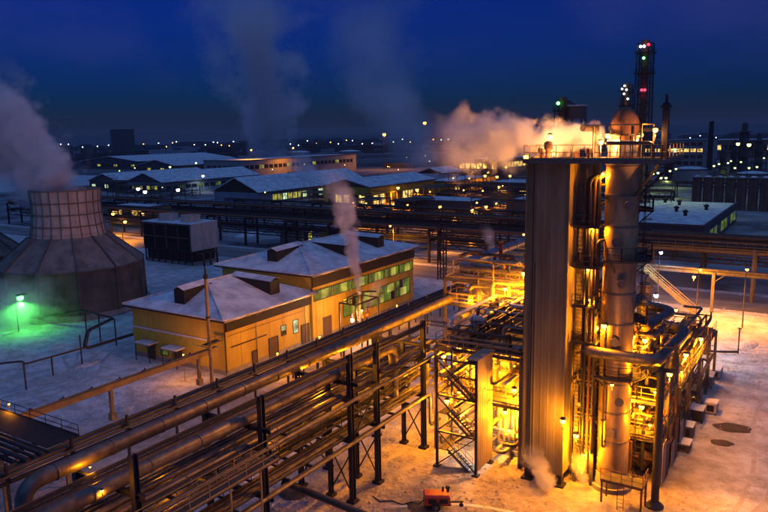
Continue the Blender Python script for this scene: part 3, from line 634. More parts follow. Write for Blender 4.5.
ct0 = cooling_tower(CT, 'cooling tower with pale ribbed stack steaming, green lamp at its foot', True)
c2 = dup(ct0, CT + Vector((-6, 30, 0))); c2['label'] = 'darker cooling tower half hidden in steam behind the pale stacked one'

# fan cooler: a box of dark louvred cells on a plinth
fc = thing('fan_cooler', 'boxy fan cooler with dark louvre cells and a tan end wall', 'cooler', (76, 106, 0))
FX0, FX1, FY0, FY1 = 73, 82, 98.5, 116
part('plinth', 'concrete', fc, lambda b: b.box(FX0 + .5, FX1 - .5, FY0 + .5, FY1 - .5, 0, .8))
for k in range(8):
    for x in (FX0 + .4, FX1 - .4): part('leg', 'steel_dark', fc, lambda b: b.beam((x, FY0 + .4 + k * 2.38, .3), (x, FY0 + .4 + k * 2.38, 3.6), .3))
part('basin_wall', 'black', fc, lambda b: b.box(FX0 + .7, FX1 - .7, FY0 + .7, FY1 - .7, .8, 3.4))
part('casing', 'ct_dark', fc, lambda b: b.box(FX0 + .5, FX1, FY0 + .12, FY1, 3.6, 10.2)); part('end_wall', 'board', fc, lambda b: b.box(FX0 + .1, FX1, FY0, FY0 + .12, 3.6, 10.2))
part('drain_tray', 'steel_dark', fc, lambda b: b.box(FX0, FX1, FY0, FY1, 3.4, 3.6)); part('roof_cap', 'roofsnow', fc, lambda b: b.box(FX0 - .1, FX1 + .1, FY0 - .1, FY1 + .1, 10.2, 10.4))
for j in range(2):
    for k in range(4):
        y0 = FY0 + .5 + k * 4.25; z0 = 3.9 + j * 3.15
        cell = part('louvre_cell', 'black', fc, lambda b: b.box(FX0 + .3, FX0 + .5, y0, y0 + 3.9, z0, z0 + 2.75))
        part('cell_frame', 'steel_grey', cell, lambda b: b.box(FX0 + .05, FX0 + .3, y0 - .15, y0, z0, z0 + 2.75).box(FX0 + .05, FX0 + .3, y0 + 3.9, y0 + 4.0, z0, z0 + 2.75).box(FX0 + .05, FX0 + .3, y0, y0 + 3.9, z0 + 2.75, z0 + 2.95))
        for q in range(6): part('louvre', 'black', cell, lambda b: b.beam((FX0 + .2, y0, z0 + .25 + q * .45), (FX0 + .2, y0 + 3.9, z0 + .25 + q * .45), .22, .03))
for y in (103, 111): part('fan_ring', 'board', fc, lambda b: b.lathe([(2.6, 10.4), (2.4, 11.4), (2.5, 12), (2.4, 12), (2.3, 11.4), (2.4, 10.5)], (77.5, y), 20), True)
for k in range(3): part('riser_pipe', 'dull_pipe', fc, lambda b: b.tube(bend([(74.5 + k * 2.2, FY0 - .1, 3), (74.5 + k * 2.2, FY0 - 2.5, 3.2), (74.5 + k * 2.2, FY0 - 2.5, 0)], .8), .28, 8))

# ------------------------------------------------------------------ tall flue box, column, top platform
fb = thing('flue_box', 'tall rectangular sheet-clad flue box standing beside the column', 'flue duct', (16, -12.4, 0))
BX0, BX1, BY0, BY1, BZ0, BZ1 = 11.2, 20.6, -14.2, -10.5, 1.15, 28.5
part('core', 'clad', fb, lambda b: b.box(BX0 + .1, BX1 - .1, BY0 + .1, BY1 - .1, BZ0, BZ1 - .05))
for x in (BX0 + .5, BX1 - .5):
    for y in (BY0 + .4, BY1 - .4): part('leg', 'steel_dark', fb, lambda b: b.beam((x, y, 0.0), (x, y, BZ0), .5).box(x - .5, x + .5, y - .5, y + .5, 0, .2))
def sheet(b, a0, a1, axis, at, z0, z1, out):
    # trapezoid-profiled sheet: two ribs
    w = (a1 - a0); pr = [(a0 + .004, 0), (a0 + w * .3, 0), (a0 + w * .38, 1), (a0 + w * .5, 1), (a0 + w * .58, 0), (a1 - .004, 0)]
    vs = []
    for z in (z0, z1):
        for s, d in pr: vs.append((s, at + out * (.03 + .02 * d), z) if axis == 'x' else (at + out * (.03 + .02 * d), s, z))
    k = len(pr); b.add(vs, [(i, i + 1, i + 1 + k, i + k) for i in range(k - 1)])
zs = [BZ0, 5.7, 10.3, 14.9, 19.5, 24.1, BZ1]
for za, zb in zip(zs[:-1], zs[1:]):
    for k in range(6):
        y0 = BY0 + (BY1 - BY0) * k / 6; y1 = BY0 + (BY1 - BY0) * (k + 1) / 6
        part('cladding_sheet', 'clad', fb, lambda b: sheet(b, y0, y1, 'y', BX0 + .1, za + .003, zb - .003, -1))
    for k in range(12):
        x0 = BX0 + (BX1 - BX0) * k / 12; x1 = BX0 + (BX1 - BX0) * (k + 1) / 12
        part('cladding_sheet', 'clad', fb, lambda b: sheet(b, x0, x1, 'x', BY0 + .1, za + .003, zb - .003, -1))
part('cable_conduit', 'steel_dark', fb, lambda b: b.beam((BX0 - .08, BY1 - .7, 2), (BX0 - .08, BY1 - .7, 28.3), .07).beam((BX0 - .08, BY1 - .9, 2), (BX0 - .08, BY1 - .9, 20), .05))
part('corner_trim', 'clad', fb, lambda b: b.beam((BX0 + .04, BY0 + .04, BZ0), (BX0 + .04, BY0 + .04, BZ1), .16)); part('corner_trim', 'clad', fb, lambda b: b.beam((BX0 + .04, BY1 - .04, BZ0), (BX0 + .04, BY1 - .04, BZ1), .16))
part('top_cap', 'galv', fb, lambda b: b.box(BX0 - .1, BX1 + .1, BY0 - .1, BY1 + .1, BZ1 - .05, BZ1 + .1))
part('door', 'rust', fb, lambda b: b.box(14.2, 15.2, BY0 - .04, BY0 - .0, 18.6, 20.6)); part('hatch', 'steel_grey', fb, lambda b: b.box(13.8, 15.6, BY0 - .2, BY0 + .02, 9.5, 9.7).rail([(13.8, BY0 - 1.0, 9.7), (18, BY0 - 1.0, 9.7)], 1, 1.4))
CX, CY, CRD = 14.0, -17.75, 1.36
dc = thing('distillation_column', 'tall cylindrical column in banded metal jacket beside the flue box', 'column', (CX, CY, 0))
zz = [1.6, 4.6, 7.2, 9.8, 12.4, 15.0, 17.6, 20.3, 23.2, 25.8, 28.3]
part('skirt', 'concrete', dc, lambda b: b.lathe([(1.75, 0), (1.75, .4), (1.45, .4), (1.42, 1.6)], (CX, CY), 32), True)
for za, zb in zip(zz[:-1], zz[1:]):
    part('shell_course', 'column', dc, lambda b: b.lathe([(CRD, za + .01), (CRD, zb - .01)], (CX, CY), 36), True)
    part('band', 'steel_grey', dc, lambda b: b.lathe([(CRD - .02, zb - .1), (CRD + .06, zb - .1), (CRD + .06, zb + .04), (CRD - .02, zb + .04)], (CX, CY), 36))
part('head_shell', 'rust', dc, lambda b: b.lathe([(1.0, 28.4), (1.0, 30.6), (1.12, 30.6), (1.12, 31.5), (1.02, 31.9), (.75, 32.45), (.35, 32.8), (.12, 32.85), (.12, 33.3), (.02, 33.3)], (CX, CY), 28), True)
part('head_window_band', 'galv', dc, lambda b: b.lathe([(1.04, 28.9), (1.05, 30.2)], (CX, CY), 10))
part('head_bracket', 'steel_dark', dc, lambda b: [b.beam((CX + 1.25 * math.cos(k * .785), CY + 1.25 * math.sin(k * .785), 28.8), (CX + 1.25 * math.cos(k * .785), CY + 1.25 * math.sin(k * .785), 31.3), .1) for k in range(8)])
part('head_ring', 'steel_dark', dc, lambda b: b.lathe([(1.1, 30.55), (1.38, 30.55), (1.38, 30.68), (1.1, 30.68)], (CX, CY), 28))
for zp, a0, a1, rr in ((20.4, 3.0, 6.9, 2.6), (10.4, 2.6, 6.6, 2.5), (15.1, 4.6, 7.2, 2.4), (24.4, 4.7, 6.9, 2.5)):
    ring = part('ring_platform', 'deck', dc, lambda b: b.lathe([(CRD + .05, zp), (rr, zp), (rr, zp + .12), (CRD + .05, zp + .12)], (CX, CY), 18, a0, a1))
    pts = [(CX + (rr - .05) * math.cos(a0 + (a1 - a0) * k / 9), CY + (rr - .05) * math.sin(a0 + (a1 - a0) * k / 9), zp + .12) for k in range(10)]
    part('railing', 'steel_dark', ring, lambda b: b.rail(pts, 1.1, 1.2))
    part('bracket', 'steel_dark', ring, lambda b: [b.beam((CX + CRD * math.cos(a), CY + CRD * math.sin(a), zp - 1), (CX + rr * .95 * math.cos(a), CY + rr * .95 * math.sin(a), zp), .1) for a in (a0 + .1, (a0 + a1) / 2, a1 - .1)])
part('ladder', 'steel_dark', dc, lambda b: b.ladder((CX + .6, CY - CRD - .35, .5), 28.8, 'x', .5))
part('ladder_cage', 'steel_dark', dc, lambda b: [b.lathe([(.42, z), (.42, z + .06)], (CX + .6, CY - CRD - .55), 10) for z in [3 + .9 * k for k in range(28)]])
for k, (dx, dy, r, z0, z1) in enumerate(((-.6, 1.75, .17, .5, 27.5), (-.1, 2.2, .24, 6, 28.6), (.5, 1.9, .11, .5, 25), (-1.15, 1.6, .12, 3, 22), (.2, 2.75, .13, 2, 26.5), (-1.5, .55, .1, 4, 15))):
    part('riser_pipe', 'dull_pipe', dc, lambda b: b.tube(bend([(CX + dx * .3, CY + dy * .4, z1), (CX + dx, CY + dy, z1), (CX + dx, CY + dy, z0), (CX + dx + 2, CY + dy, z0)], .5), r, 9), True)
    part('pipe_clamp', 'steel_dark', dc, lambda b: [b.box(CX + dx - r - .05, CX + dx + r + .05, CY + dy - r - .05, CY + dy + r + .05, z, z + .08) for z in (6.5, 11, 15.5, 20) if z0 < z < z1])
for yy, x_ in ((-15.35, 13.0), (-15.0, 13.4), (-15.7, 13.2)):
    part('downcomer', 'rust' if yy < -15.5 else 'steel_dark', dc, lambda b: b.tube(bend([(x_ + .8, yy - 1.2, 27.6), (x_, yy, 27.0), (x_, yy, 1.0)], .4), .13, 8), True)
part('cable_ladder', 'steel_dark', dc, lambda b: b.ladder((13.0, -14.75, .5), 28, 'y', .7))
for zp in (13.0, 16.2, 19.6, 23.0): part('bridge', 'steel_dark', dc, lambda b: b.box(12.3, 15.5, -16.4, -14.25, zp, zp + .1).rail([(12.3, -16.4, zp + .1), (12.3, -14.3, zp + .1)], 1.0, .7))
for zn, a in ((8.4, 3.6), (13.6, 3.3), (18.6, 3.5), (22, 3.2), (25, 3.7), (5.6, 3.2)):
    part('nozzle', 'steel_grey', dc, lambda b: b.tube([(CX + CRD * .9 * math.cos(a), CY + CRD * .9 * math.sin(a), zn), (CX + (CRD + .35) * math.cos(a), CY + (CRD + .35) * math.sin(a), zn)], .26, 12).tube([(CX + (CRD + .3) * math.cos(a), CY + (CRD + .3) * math.sin(a), zn), (CX + (CRD + .42) * math.cos(a), CY + (CRD + .42) * math.sin(a), zn)], .38, 12))

tp = thing('top_platform', 'railed platform bridging flue box and column at the very top', 'platform', (14, -16, 28.6))
part('deck', 'deck', tp, lambda b: b.box(10.6, 19, -14.3, -10.6, 28.62, 28.72).box(10.6, 12.45, -21.3, -14.3, 28.62, 28.72).box(15.6, 19, -21.3, -14.3, 28.62, 28.72).box(12.45, 15.6, -21.3, -19.4, 28.62, 28.72).box(12.45, 15.6, -16.2, -14.3, 28.62, 28.72))
part('edge_beam', 'steel_grey', tp, lambda b: b.box(10.5, 10.6, -21.4, -10.5, 28.4, 28.75).box(10.5, 19.1, -21.5, -21.4, 28.4, 28.75).box(10.5, 19.1, -10.5, -10.4, 28.4, 28.75))
part('railing', 'rail', tp, lambda b: b.rail([(19, -10.5, 28.72), (10.55, -10.5, 28.72), (10.55, -21.4, 28.72), (19, -21.4, 28.72)], 1.15, 1.3))
part('bracket', 'steel_dark', tp, lambda b: b.beam((10.6, -21.2, 28.4), (13, -19, 25.8), .16).beam((17.5, -21.2, 28.4), (15, -19, 25.8), .16).beam((10.6, -21.2, 28.4), (19, -21.2, 28.4), .2))
for x, y, z0, h, r in ((11.6, -12.2, 28.7, 1.5, .35), (12.5, -11.3, 28.7, 1.0, .3), (16, -13.2, 28.7, 1.8, .45), (17.5, -11.8, 28.7, 1.3, .5), (11.5, -15.6, 28.7, .9, .28)):
    e = part('vent_drum', 'rust', tp, lambda b: b.lathe([(r * .6, z0), (r * .6, z0 + h * .5), (r, z0 + h * .55), (r, z0 + h * .9), (r * .4, z0 + h), (.02, z0 + h)], (x, y), 14), True)
part('vent_pipe', 'dull_pipe', tp, lambda b: b.tube(bend([(15, -15.2, 28.7), (15, -15.2, 31.2), (13, -14.6, 31.2)], .5), .28, 12), True)
part('pipe', 'dull_pipe', tp, lambda b: b.tube(bend([(11.2, -20.6, 28.8), (11.2, -20.6, 30.0), (11.2, -17, 30.0), (13, -17, 30.0)], .4), .14, 8).tube(bend([(18, -20, 28.8), (18, -20, 31), (15, -18, 31)], .4), .16, 8))
part('light_post', 'steel_dark', tp, lambda b: b.beam((12.3, -21.2, 28.7), (12.3, -21.2, 33.0), .45).beam((12.3, -21.2, 33), (12.3, -21.2, 33.6), .18).box(11.95, 12.65, -21.55, -20.85, 32.6, 32.8))
part('frame', 'rail', tp, lambda b: b.beam((11.6, -19.6, 28.7), (11.6, -19.6, 31.4), .1).beam((15, -19.8, 28.7), (15, -19.8, 31.4), .1).beam((11.6, -19.6, 31.4), (15, -19.8, 31.4), .1).beam((11.6, -19.6, 30), (15, -19.8, 30), .07).beam((11.6, -15.9, 28.7), (11.6, -15.9, 31.4), .1).beam((11.6, -15.9, 31.4), (11.6, -19.6, 31.4), .1))

# dark pole that carries the big overhead pipe loop
pl = thing('pipe_pole', 'thick dark steel pole with cross-arms carrying the overhead pipe loop', 'support pole', (12, -21.8, 0))
part('shaft', 'steel_dark', pl, lambda b: b.tube([(12.2, -21.8, 0), (12.2, -21.8, 12.0)], .32, 16), True); part('base_plate', 'steel_dark', pl, lambda b: b.lathe([(.02, .5), (.36, .5), (.75, .1), (.75, 0)], (12.2, -21.8), 16))
part('cross_arm', 'steel_dark', pl, lambda b: b.beam((12.2, -22.9, 11.9), (12.2, -20.2, 11.9), .3).beam((10.9, -21.8, 11.9), (13.6, -21.8, 11.9), .3)); part('post_head', 'steel_dark', pl, lambda b: b.beam((13.4, -21.0, 12), (13.4, -21.0, 13.9), .22).beam((13.4, -22.6, 12), (13.4, -22.6, 13.9), .22).beam((13.4, -21, 13.5), (13.4, -22.6, 13.5), .16))
o = pipe_obj('overhead_pipe', [(15.4, -15.1, 12.4), (12.0, -15.6, 12.6), (12.0, -21.4, 12.6), (22.5, -21.9, 12.7), (24.2, -18.2, 12.7), (24.2, -18.2, 10.0)], .46, 'galv_pipe', n=18, rad=1.3, bands=2.6); tag(o, 'thick overhead pipe looping round the column to the dark pole', 'pipe')
o = pipe_obj('arched_pipe', [(14.6, -18.6, 16.4), (18.4, -18.8, 16.4), (18.4, -18.8, 13.3), (28.5, -19.6, 12.9), (30, -16, 12.9)], .48, 'galv_pipe', n=18, rad=1.5, bands=3); tag(o, 'thick pipe arching out of the column and down to the loop', 'pipe')
#@@UNIT
# ------------------------------------------------------------------ stair tower
st = thing('stair_tower', 'open steel stair tower with zigzag flights and one clad side', 'stair tower', (11.1, -4.7, 0))
SX0, SX1, SY0, SY1, SZ = 9.6, 12.7, -6.7, -2.7, 10.7
for x in (SX0, SX1):
    for y in (SY0, SY1): part('post', 'steel_dark', st, lambda b: b.beam((x, y, 0), (x, y, SZ + .1), .2).box(x - .3, x + .3, y - .3, y + .3, 0, .15))
for z in (3.55, 7.1, 10.6):
    part('frame_beam', 'steel_dark', st, lambda b: b.beam((SX0, SY0, z), (SX0, SY1, z), .14).beam((SX1, SY0, z), (SX1, SY1, z), .14).beam((SX0, SY1, z), (SX1, SY1, z), .14))
for z0 in (0.2, 3.6, 7.1): part('brace', 'steel_dark', st, lambda b: b.beam((SX0 - .02, SY0, z0), (SX0 - .02, SY1, z0 + 3.4), .09).beam((SX0 - .02, SY1, z0), (SX0 - .02, SY0, z0 + 3.4), .09))
z = 0.0
for k in range(6):
    z0, z1 = k * 1.775, (k + 1) * 1.775; d = 1 if k % 2 == 0 else -1; ya, yb = (SY0 + .9, SY1 - .9) if d > 0 else (SY1 - .9, SY0 + .9); xc = SX0 + (.75 if k % 2 == 0 else 2.2)
    fl = part('stair_flight', 'steel_grey', st, lambda b: b.beam((xc - .45, ya, z0), (xc - .45, yb, z1), .05, .22).beam((xc + .45, ya, z0), (xc + .45, yb, z1), .05, .22))
    for q in range(9): part('tread', 'galv', fl, lambda b: b.box(xc - .43, xc + .43, ya + (yb - ya) * (q + .2) / 9 - .13, ya + (yb - ya) * (q + .2) / 9 + .13, z0 + (z1 - z0) * (q + .6) / 9, z0 + (z1 - z0) * (q + .6) / 9 + .03))
    part('handrail', 'rail', fl, lambda b: [b.beam((x, ya, z0 + h), (x, yb, z1 + h), .05) for x in (xc - .47, xc + .47) for h in (.5, 1.0)] and [b.beam((x, ya + (yb - ya) * t, z0 + (z1 - z0) * t), (x, ya + (yb - ya) * t, z0 + (z1 - z0) * t + 1), .04) for x in (xc - .47, xc + .47) for t in (0, .33, .66, 1)])
    part('landing', 'deck', st, lambda b: b.box(SX0 + .1, SX1 - .1, (yb if d > 0 else SY0 + .08), (SY1 - .08 if d > 0 else yb), z1 - .06, z1))
for k in range(7):
    x0, x1 = SX0 - .1 + k * .47, SX0 - .1 + (k + 1) * .47
    part('cladding_sheet', 'panel', st, lambda b: sheet(b, x0, x1, 'x', SY0 - .16, .5, SZ + .3, -1))
part('roof_sheet', 'panel', st, lambda b: b.box(SX0 - .3, SX1 + .3, SY0 - .3, SY0 + .9, SZ + .32, SZ + .4))

# ------------------------------------------------------------------ process structures: frames, decks, vessels and pipes
def frame(name, label, xs, ys, levels, seed, decks=True, npipes=14, rails=('x0', 'y0'), matp=('dull_pipe', 'galv_pipe', 'rust')):
    rnd = random.Random(seed); x0, x1, y0, y1 = xs[0], xs[-1], ys[0], ys[-1]
    t = thing(name, label, 'process structure', ((x0 + x1) / 2, (y0 + y1) / 2, 0))
    top = levels[-1]
    for x in xs:
        for y in ys: part('post', 'steel_grey', t, lambda b: b.ibeam((x, y, 0), (x, y, top - .1), .3))
    for z in levels:
        for y in ys: part('beam', 'steel_grey', t, lambda b: b.ibeam((x0, y, z - .2), (x1, y, z - .2), .2, .3))
        for x in xs: part('beam', 'steel_grey', t, lambda b: b.ibeam((x, y0, z - .22), (x, y1, z - .22), .2, .3))
        if decks:
            part('deck', 'deck', t, lambda b: b.box(x0 + .1, x1 - .1, y0 + .1, y1 - .1, z, z + .06))
        P = []
        if 'x0' in rails: P.append([(x0, y0, z + .06), (x0, y1, z + .06)])
        if 'y0' in rails: P.append([(x0, y0, z + .06), (x1, y0, z + .06)])
        if 'y1' in rails: P.append([(x0, y1, z + .06), (x1, y1, z + .06)])
        for q in P: part('railing', 'rail', t, lambda b: b.rail(q, 1.1, 1.5))
    zb = [0] + list(levels)
    for a, c in zip(zb[:-1], zb[1:]):
        part('brace', 'steel_grey', t, lambda b: b.beam((xs[0], y0, a + .2), (xs[1], y0, c - .4), .1).beam((xs[1], y0, a + .2), (xs[0], y0, c - .4), .1))
    for k in range(npipes):
        z0 = rnd.choice(zb) + rnd.uniform(.35, 2.6); p = Vector((rnd.uniform(x0, x1), rnd.uniform(y0, y1), z0)); path = [p.copy()]
        ax = rnd.choice((0, 1))
        for s in range(rnd.randint(2, 5)):
            q = path[-1].copy()
            if ax == 2: q.z = max(.4, min(top + 2.2, q.z + rnd.choice((-1, 1)) * rnd.uniform(1.2, 4)))
            elif ax == 0: q.x = rnd.uniform(x0 - .4, x1)
            else: q.y = rnd.uniform(y0 - .4, y1)
            if (q - path[-1]).length > .8: path.append(q)
            ax = rnd.choice([i for i in (0, 1, 2) if i != ax])
        if len(path) > 1:
            r = rnd.choice((.05, .07, .09, .12, .16, .2)); part('pipe', rnd.choice(matp), t, lambda b: b.tube(bend(path, r * 3, 3), r, 8), True)
    return t
def vdrum(name, label, x, y, z0, z1, r, m='galv', group=None):
    t = thing(name, label, 'vessel', (x, y, z0), group)
    part('shell', m, t, lambda b: b.lathe([(.02, z0 + .5), (r * .6, z0 + .56), (r * .95, z0 + .8), (r, z0 + 1.0), (r, z1 - .5), (r * .93, z1 - .25), (r * .6, z1 - .05), (.02, z1)], (x, y), 22), True)
    for a in (.6, 2.2, 3.8, 5.4): part('leg', 'steel_dark', t, lambda b: b.beam((x + r * .85 * math.cos(a), y + r * .85 * math.sin(a), z0), (x + r * .85 * math.cos(a), y + r * .85 * math.sin(a), z0 + 1.3), .14))
    for zz_ in (z0 + 1.2, (z0 + z1) / 2, z1 - .6): part('band', 'steel_grey', t, lambda b: b.lathe([(r, zz_), (r + .05, zz_), (r + .05, zz_ + .1), (r, zz_ + .1)], (x, y), 22))
    part('top_nozzle', 'steel_grey', t, lambda b: b.tube(bend([(x, y, z1 - .1), (x, y, z1 + .6), (x + 1.2, y, z1 + .6)], .3), r * .22, 10), True)
    part('ladder', 'steel_dark', t, lambda b: b.ladder((x - r - .15, y, z0 + .4), z1, 'y', .4))
    return t
def hdrum(name, label, x0, x1, y, z, r, m='galv', group=None, axis='x'):
    t = thing(name, label, 'vessel', ((x0 + x1) / 2 if axis == 'x' else y, y if axis == 'x' else (x0 + x1) / 2, z), group)
    C = (lambda s, dz=0, dy=0: (s, y + dy, z + r + .5 + dz)) if axis == 'x' else (lambda s, dz=0, dy=0: (y + dy, s, z + r + .5 + dz))
    part('shell', m, t, lambda b: b.tube([C(x0), C(x0 + .08), C(x0 + .35), C(x0 + .6), C(x1 - .6), C(x1 - .35), C(x1 - .08), C(x1)], [r * .15, r * .55, r * .9, r, r, r * .9, r * .55, r * .15], 20), True)
    for s in (x0 + (x1 - x0) * .25, x0 + (x1 - x0) * .75):
        part('saddle', 'steel_dark', t, lambda b: b.box(*((s - .12, s + .12, y - r * .8, y + r * .8) if axis == 'x' else (y - r * .8, y + r * .8, s - .12, s + .12)), z, z + r * .75 + .2))
        part('band', 'steel_grey', t, lambda b: b.tube([C(s - .04), C(s + .04)], r + .03, 20))
    part('nozzle', 'steel_grey', t, lambda b: b.tube([C((x0 + x1) / 2, r * .8), C((x0 + x1) / 2, r + .7)], r * .25, 10).tube([C((x0 + x1) / 2, r + .6), C((x0 + x1) / 2, r + .72)], r * .36, 10))
    return t
f1 = frame('platform_frame', 'railed steel platform frame behind the stair tower', (13.0, 18, 23, 28), (-9.6, -5.2, -0.8), (6.0, 10.7), 3, npipes=130, rails=('x0', 'y0', 'y1'), matp=('galv_pipe', 'panel', 'dull_pipe', 'white_paint'))
f2 = frame('exchanger_frame', 'upper steel frame under the large elbowed duct', (28.4, 33.0), (-9.5, -2, 6.2), (7.0, 11.0, 14.0), 5, npipes=85, rails=('x0', 'y1'), decks=False, matp=('galv_pipe', 'panel', 'rust'))
f3 = frame('column_frame', 'steel frame with pipework wrapped behind the tall column', (16.2, 20, 24), (-21.0, -18.5, -14.9), (4.2, 7.6, 10.8), 8, npipes=110, rails=('x0', 'y0'))
f4 = frame('long_unit_frame', 'long railed unit frame facing the open snowy yard', (24.6, 30, 36, 42, 48), (-21.3, -17, -12), (6.4,), 11, npipes=100, rails=('x0', 'y0', 'y1'))
f5 = frame('pump_structure', 'low inner frame of pipework behind the flue box', (21.6, 26, 31), (-14.6, -10.2), (5.5, 9.5, 13.5), 14, npipes=70, rails=('x0', 'y0'))
f6 = frame('side_frame', 'slim frame of pipes beside the flue box wall', (13.2, 16), (-16.2, -14.7), (3.4, 6.4, 9.4), 17, npipes=45, rails=('x0',), decks=False)
vdrum('drum', 'small pale drum standing on the platform above the stair tower', 17, -3.4, 10.76, 13.1, .75, 'white_paint')
vdrum('drum', 'orange-lit upright drum with nozzle beside the railed platform edge', 20.5, -7.6, 10.76, 14.6, .8)
vdrum('drum', 'tall upright drum under the elbowed duct', 30.6, 2.6, 7.06, 13.5, .75)
vdrum('drum', 'second upright drum under the elbowed duct, set nearer the flue box', 30.6, -4.6, 7.06, 13.4, .9, 'column')
hdrum('heat_exchanger', 'horizontal exchanger drum lying on the platform behind the stair tower', 21, 27, -2.4, 10.76, .6)
hdrum('heat_exchanger', 'horizontal exchanger drum inside the lower level of the platform', 15, 21, -7.2, 6.06, .7, 'column')
hdrum('heat_exchanger', 'horizontal drum on the column frame level with the overhead pipe', 17, 23, -16.6, 7.7, .75)
hdrum('heat_exchanger', 'horizontal drum at ground level behind the column', 17, 23.6, -19.4, .1, .9, 'column')
for i, (xa, xb, yy) in enumerate(((26, 31, -18.5), (33, 38.5, -15), (40, 45.5, -18.6), (25, 29, -14.5))):
    hdrum('heat_exchanger', 'horizontal drum lying on the deck of the long unit frame', xa, xb, yy, 6.5, .75, 'galv' if i % 2 else 'column', 'drums on the long unit frame')
for x, y, h in ((27.5, -13, 15), (34, -12.6, 13.2), (44, -13.5, 12.4)):
    vdrum('drum', 'upright vessel rising through the long unit frame', x, y, 0, h, .8, 'column', 'upright vessels in the unit frame')
vdrum('drum', 'stout vessel in the frame behind the flue box', 24, -12.2, 0, 17.5, 1.0, 'column')
# fired heater with rows of bright vertical tubes
fh = thing('fired_heater', 'squat fired heater with vertical tubes between stair tower and flue box', 'heater', (17, -8.5, 0))
part('casing', 'board', fh, lambda b: b.box(15.4, 21, -10.0, -6.4, .6, 5.6)); part('hopper', 'galv', fh, lambda b: b.add([(15.3, -10.1, 5.6), (21.1, -10.1, 5.6), (21.1, -6.3, 5.6), (15.3, -6.3, 5.6), (16.6, -9, 7.4), (19.6, -9, 7.4), (19.6, -7.4, 7.4), (16.6, -7.4, 7.4)], [(0, 1, 5, 4), (1, 2, 6, 5), (2, 3, 7, 6), (3, 0, 4, 7), (4, 5, 6, 7)]))
for k in range(7): part('tube', 'galv_pipe', fh, lambda b: b.tube(bend([(15.2, -9.9 + k * .55, .9), (15.0, -9.9 + k * .55, 1.2), (15.0, -9.9 + k * .55, 5.0), (16.0, -9.9 + k * .55, 5.9)], .3), .12, 8), True)
for k in range(6): part('tube', 'galv_pipe', fh, lambda b: b.tube([(15.8 + k * .9, -10.2, .7), (15.8 + k * .9, -10.2, 5.3)], .12, 8), True)
part('plinth', 'concrete', fh, lambda b: b.box(15.0, 21.4, -10.4, -6.0, 0, .6))
# large elbowed duct and red stack pipe
o = pipe_obj('elbowed_duct', [(58, 6.2, 14.9), (32, 6.2, 14.8), (32, -10, 14.8), (32, -10, 9)], .58, 'galv', n=20, rad=1.4, bands=3.2); tag(o, 'large pale elbowed duct on top of the exchanger frame', 'duct')
sk = thing('vent_stack', 'slim vent stack with red light painted in, rising behind the elbowed duct', 'stack', (33, 1.3, 0)); part('shaft', 'red_paint', sk, lambda b: b.tube([(33.6, 1.3, 0), (33.6, 1.3, 17.9)], .24, 12), True); part('rim', 'rust', sk, lambda b: b.lathe([(.24, 17.6), (.32, 17.6), (.32, 18), (.2, 18)], (33.6, 1.3), 12))  # the shaft's red light is put into its paint colour
for k, (y, z) in enumerate(((3.4, 9.6), (1.8, 9.0))):
    o = pipe_obj('riser_pipe', [(27, y, z), (29.4, y, z), (29.4, y, 13.2), (29.4, y - 4, 13.2)], .34, 'galv_pipe', n=14); tag(o, 'thick riser pipe turning up at the end of the pipe rack', 'pipe', 'risers at the end of the pipe rack')
# brown wall screens below the long unit frame and kit stacked at its foot
ws = thing('wind_screen', 'tan sheet wind screen closing the lower side of the unit frame', 'screen', (24, -21.5, 0))
for k in range(8):
    if k in (2, 5): continue
    x0 = 15.8 + k * 1.4; part('sheet', ('panel', 'rust', 'steel_grey')[k % 3], ws, lambda b: b.box(x0, x0 + 1.37, -21.62, -21.56, .1 + (k % 3) * .03, 4.0 - (k * 5 % 4) * .55))
[part('post', 'steel_dark', ws, lambda b: b.beam((15.8 + k * 2.8, -21.45, 0), (15.8 + k * 2.8, -21.45, 4.7), .14)) for k in range(5)]
ra = thing('loading_ramp', 'rusty railed steel stair platform at the foot of the column', 'stair', (11.6, -19.6, 0))
part('deck', 'deck', ra, lambda b: b.box(10.2, 12.0, -21.2, -17.8, 2.1, 2.2)); part('railing', 'rust', ra, lambda b: b.rail([(12.0, -21.2, 2.2), (10.2, -21.2, 2.2), (10.2, -17.8, 2.2)], 1.1, .9)); part('leg', 'rust', ra, lambda b: [b.beam((x, y, 0), (x, y, 2.1), .14) for x in (10.3, 11.9) for y in (-21.1, -17.9)])
part('ladder', 'rust', ra, lambda b: b.ladder((10.1, -19.5, 0), 2.2, 'y', .5))
# equipment left on the snow along the unit
def crate(px, py, w, d, h, label, m='board', rz=0):
    p = at_z(px, py); t = thing('equipment_box', label, 'box', (p.x, p.y, 0)); x, y = p.x, p.y
    part('body', m, t, lambda b: b.box(x - w / 2, x + w / 2, y - d / 2, y + d / 2, .15, h)); part('lid', 'roofsnow', t, lambda b: b.box(x - w / 2 - .06, x + w / 2 + .06, y - d / 2 - .06, y + d / 2 + .06, h, h + .1))
    part('skid', 'steel_dark', t, lambda b: b.box(x - w / 2, x + w / 2, y - d / 2, y - d / 2 + .2, 0, .15).box(x - w / 2, x + w / 2, y + d / 2 - .2, y + d / 2, 0, .15)); part('door', 'steel_dark', t, lambda b: b.box(x - w / 2 - .03, x - w / 2, y - d * .3, y + d * .3, .3, h * .85))
crate(697, 420, 1.8, 1.3, 1.4, 'dark equipment box with snowy lid at the foot of the unit frame', 'steel_dark'); crate(711, 412, 1.5, 1.2, 1.2, 'tan equipment box near the bare earth patch', 'board')
crate(686, 436, 1.6, 1.4, 1.3, 'grey equipment box, innermost of the ones along the unit frame', 'steel_grey'); crate(682, 449, 1.6, 1.5, .8, 'low rusty equipment box beside the wind screen', 'rust')
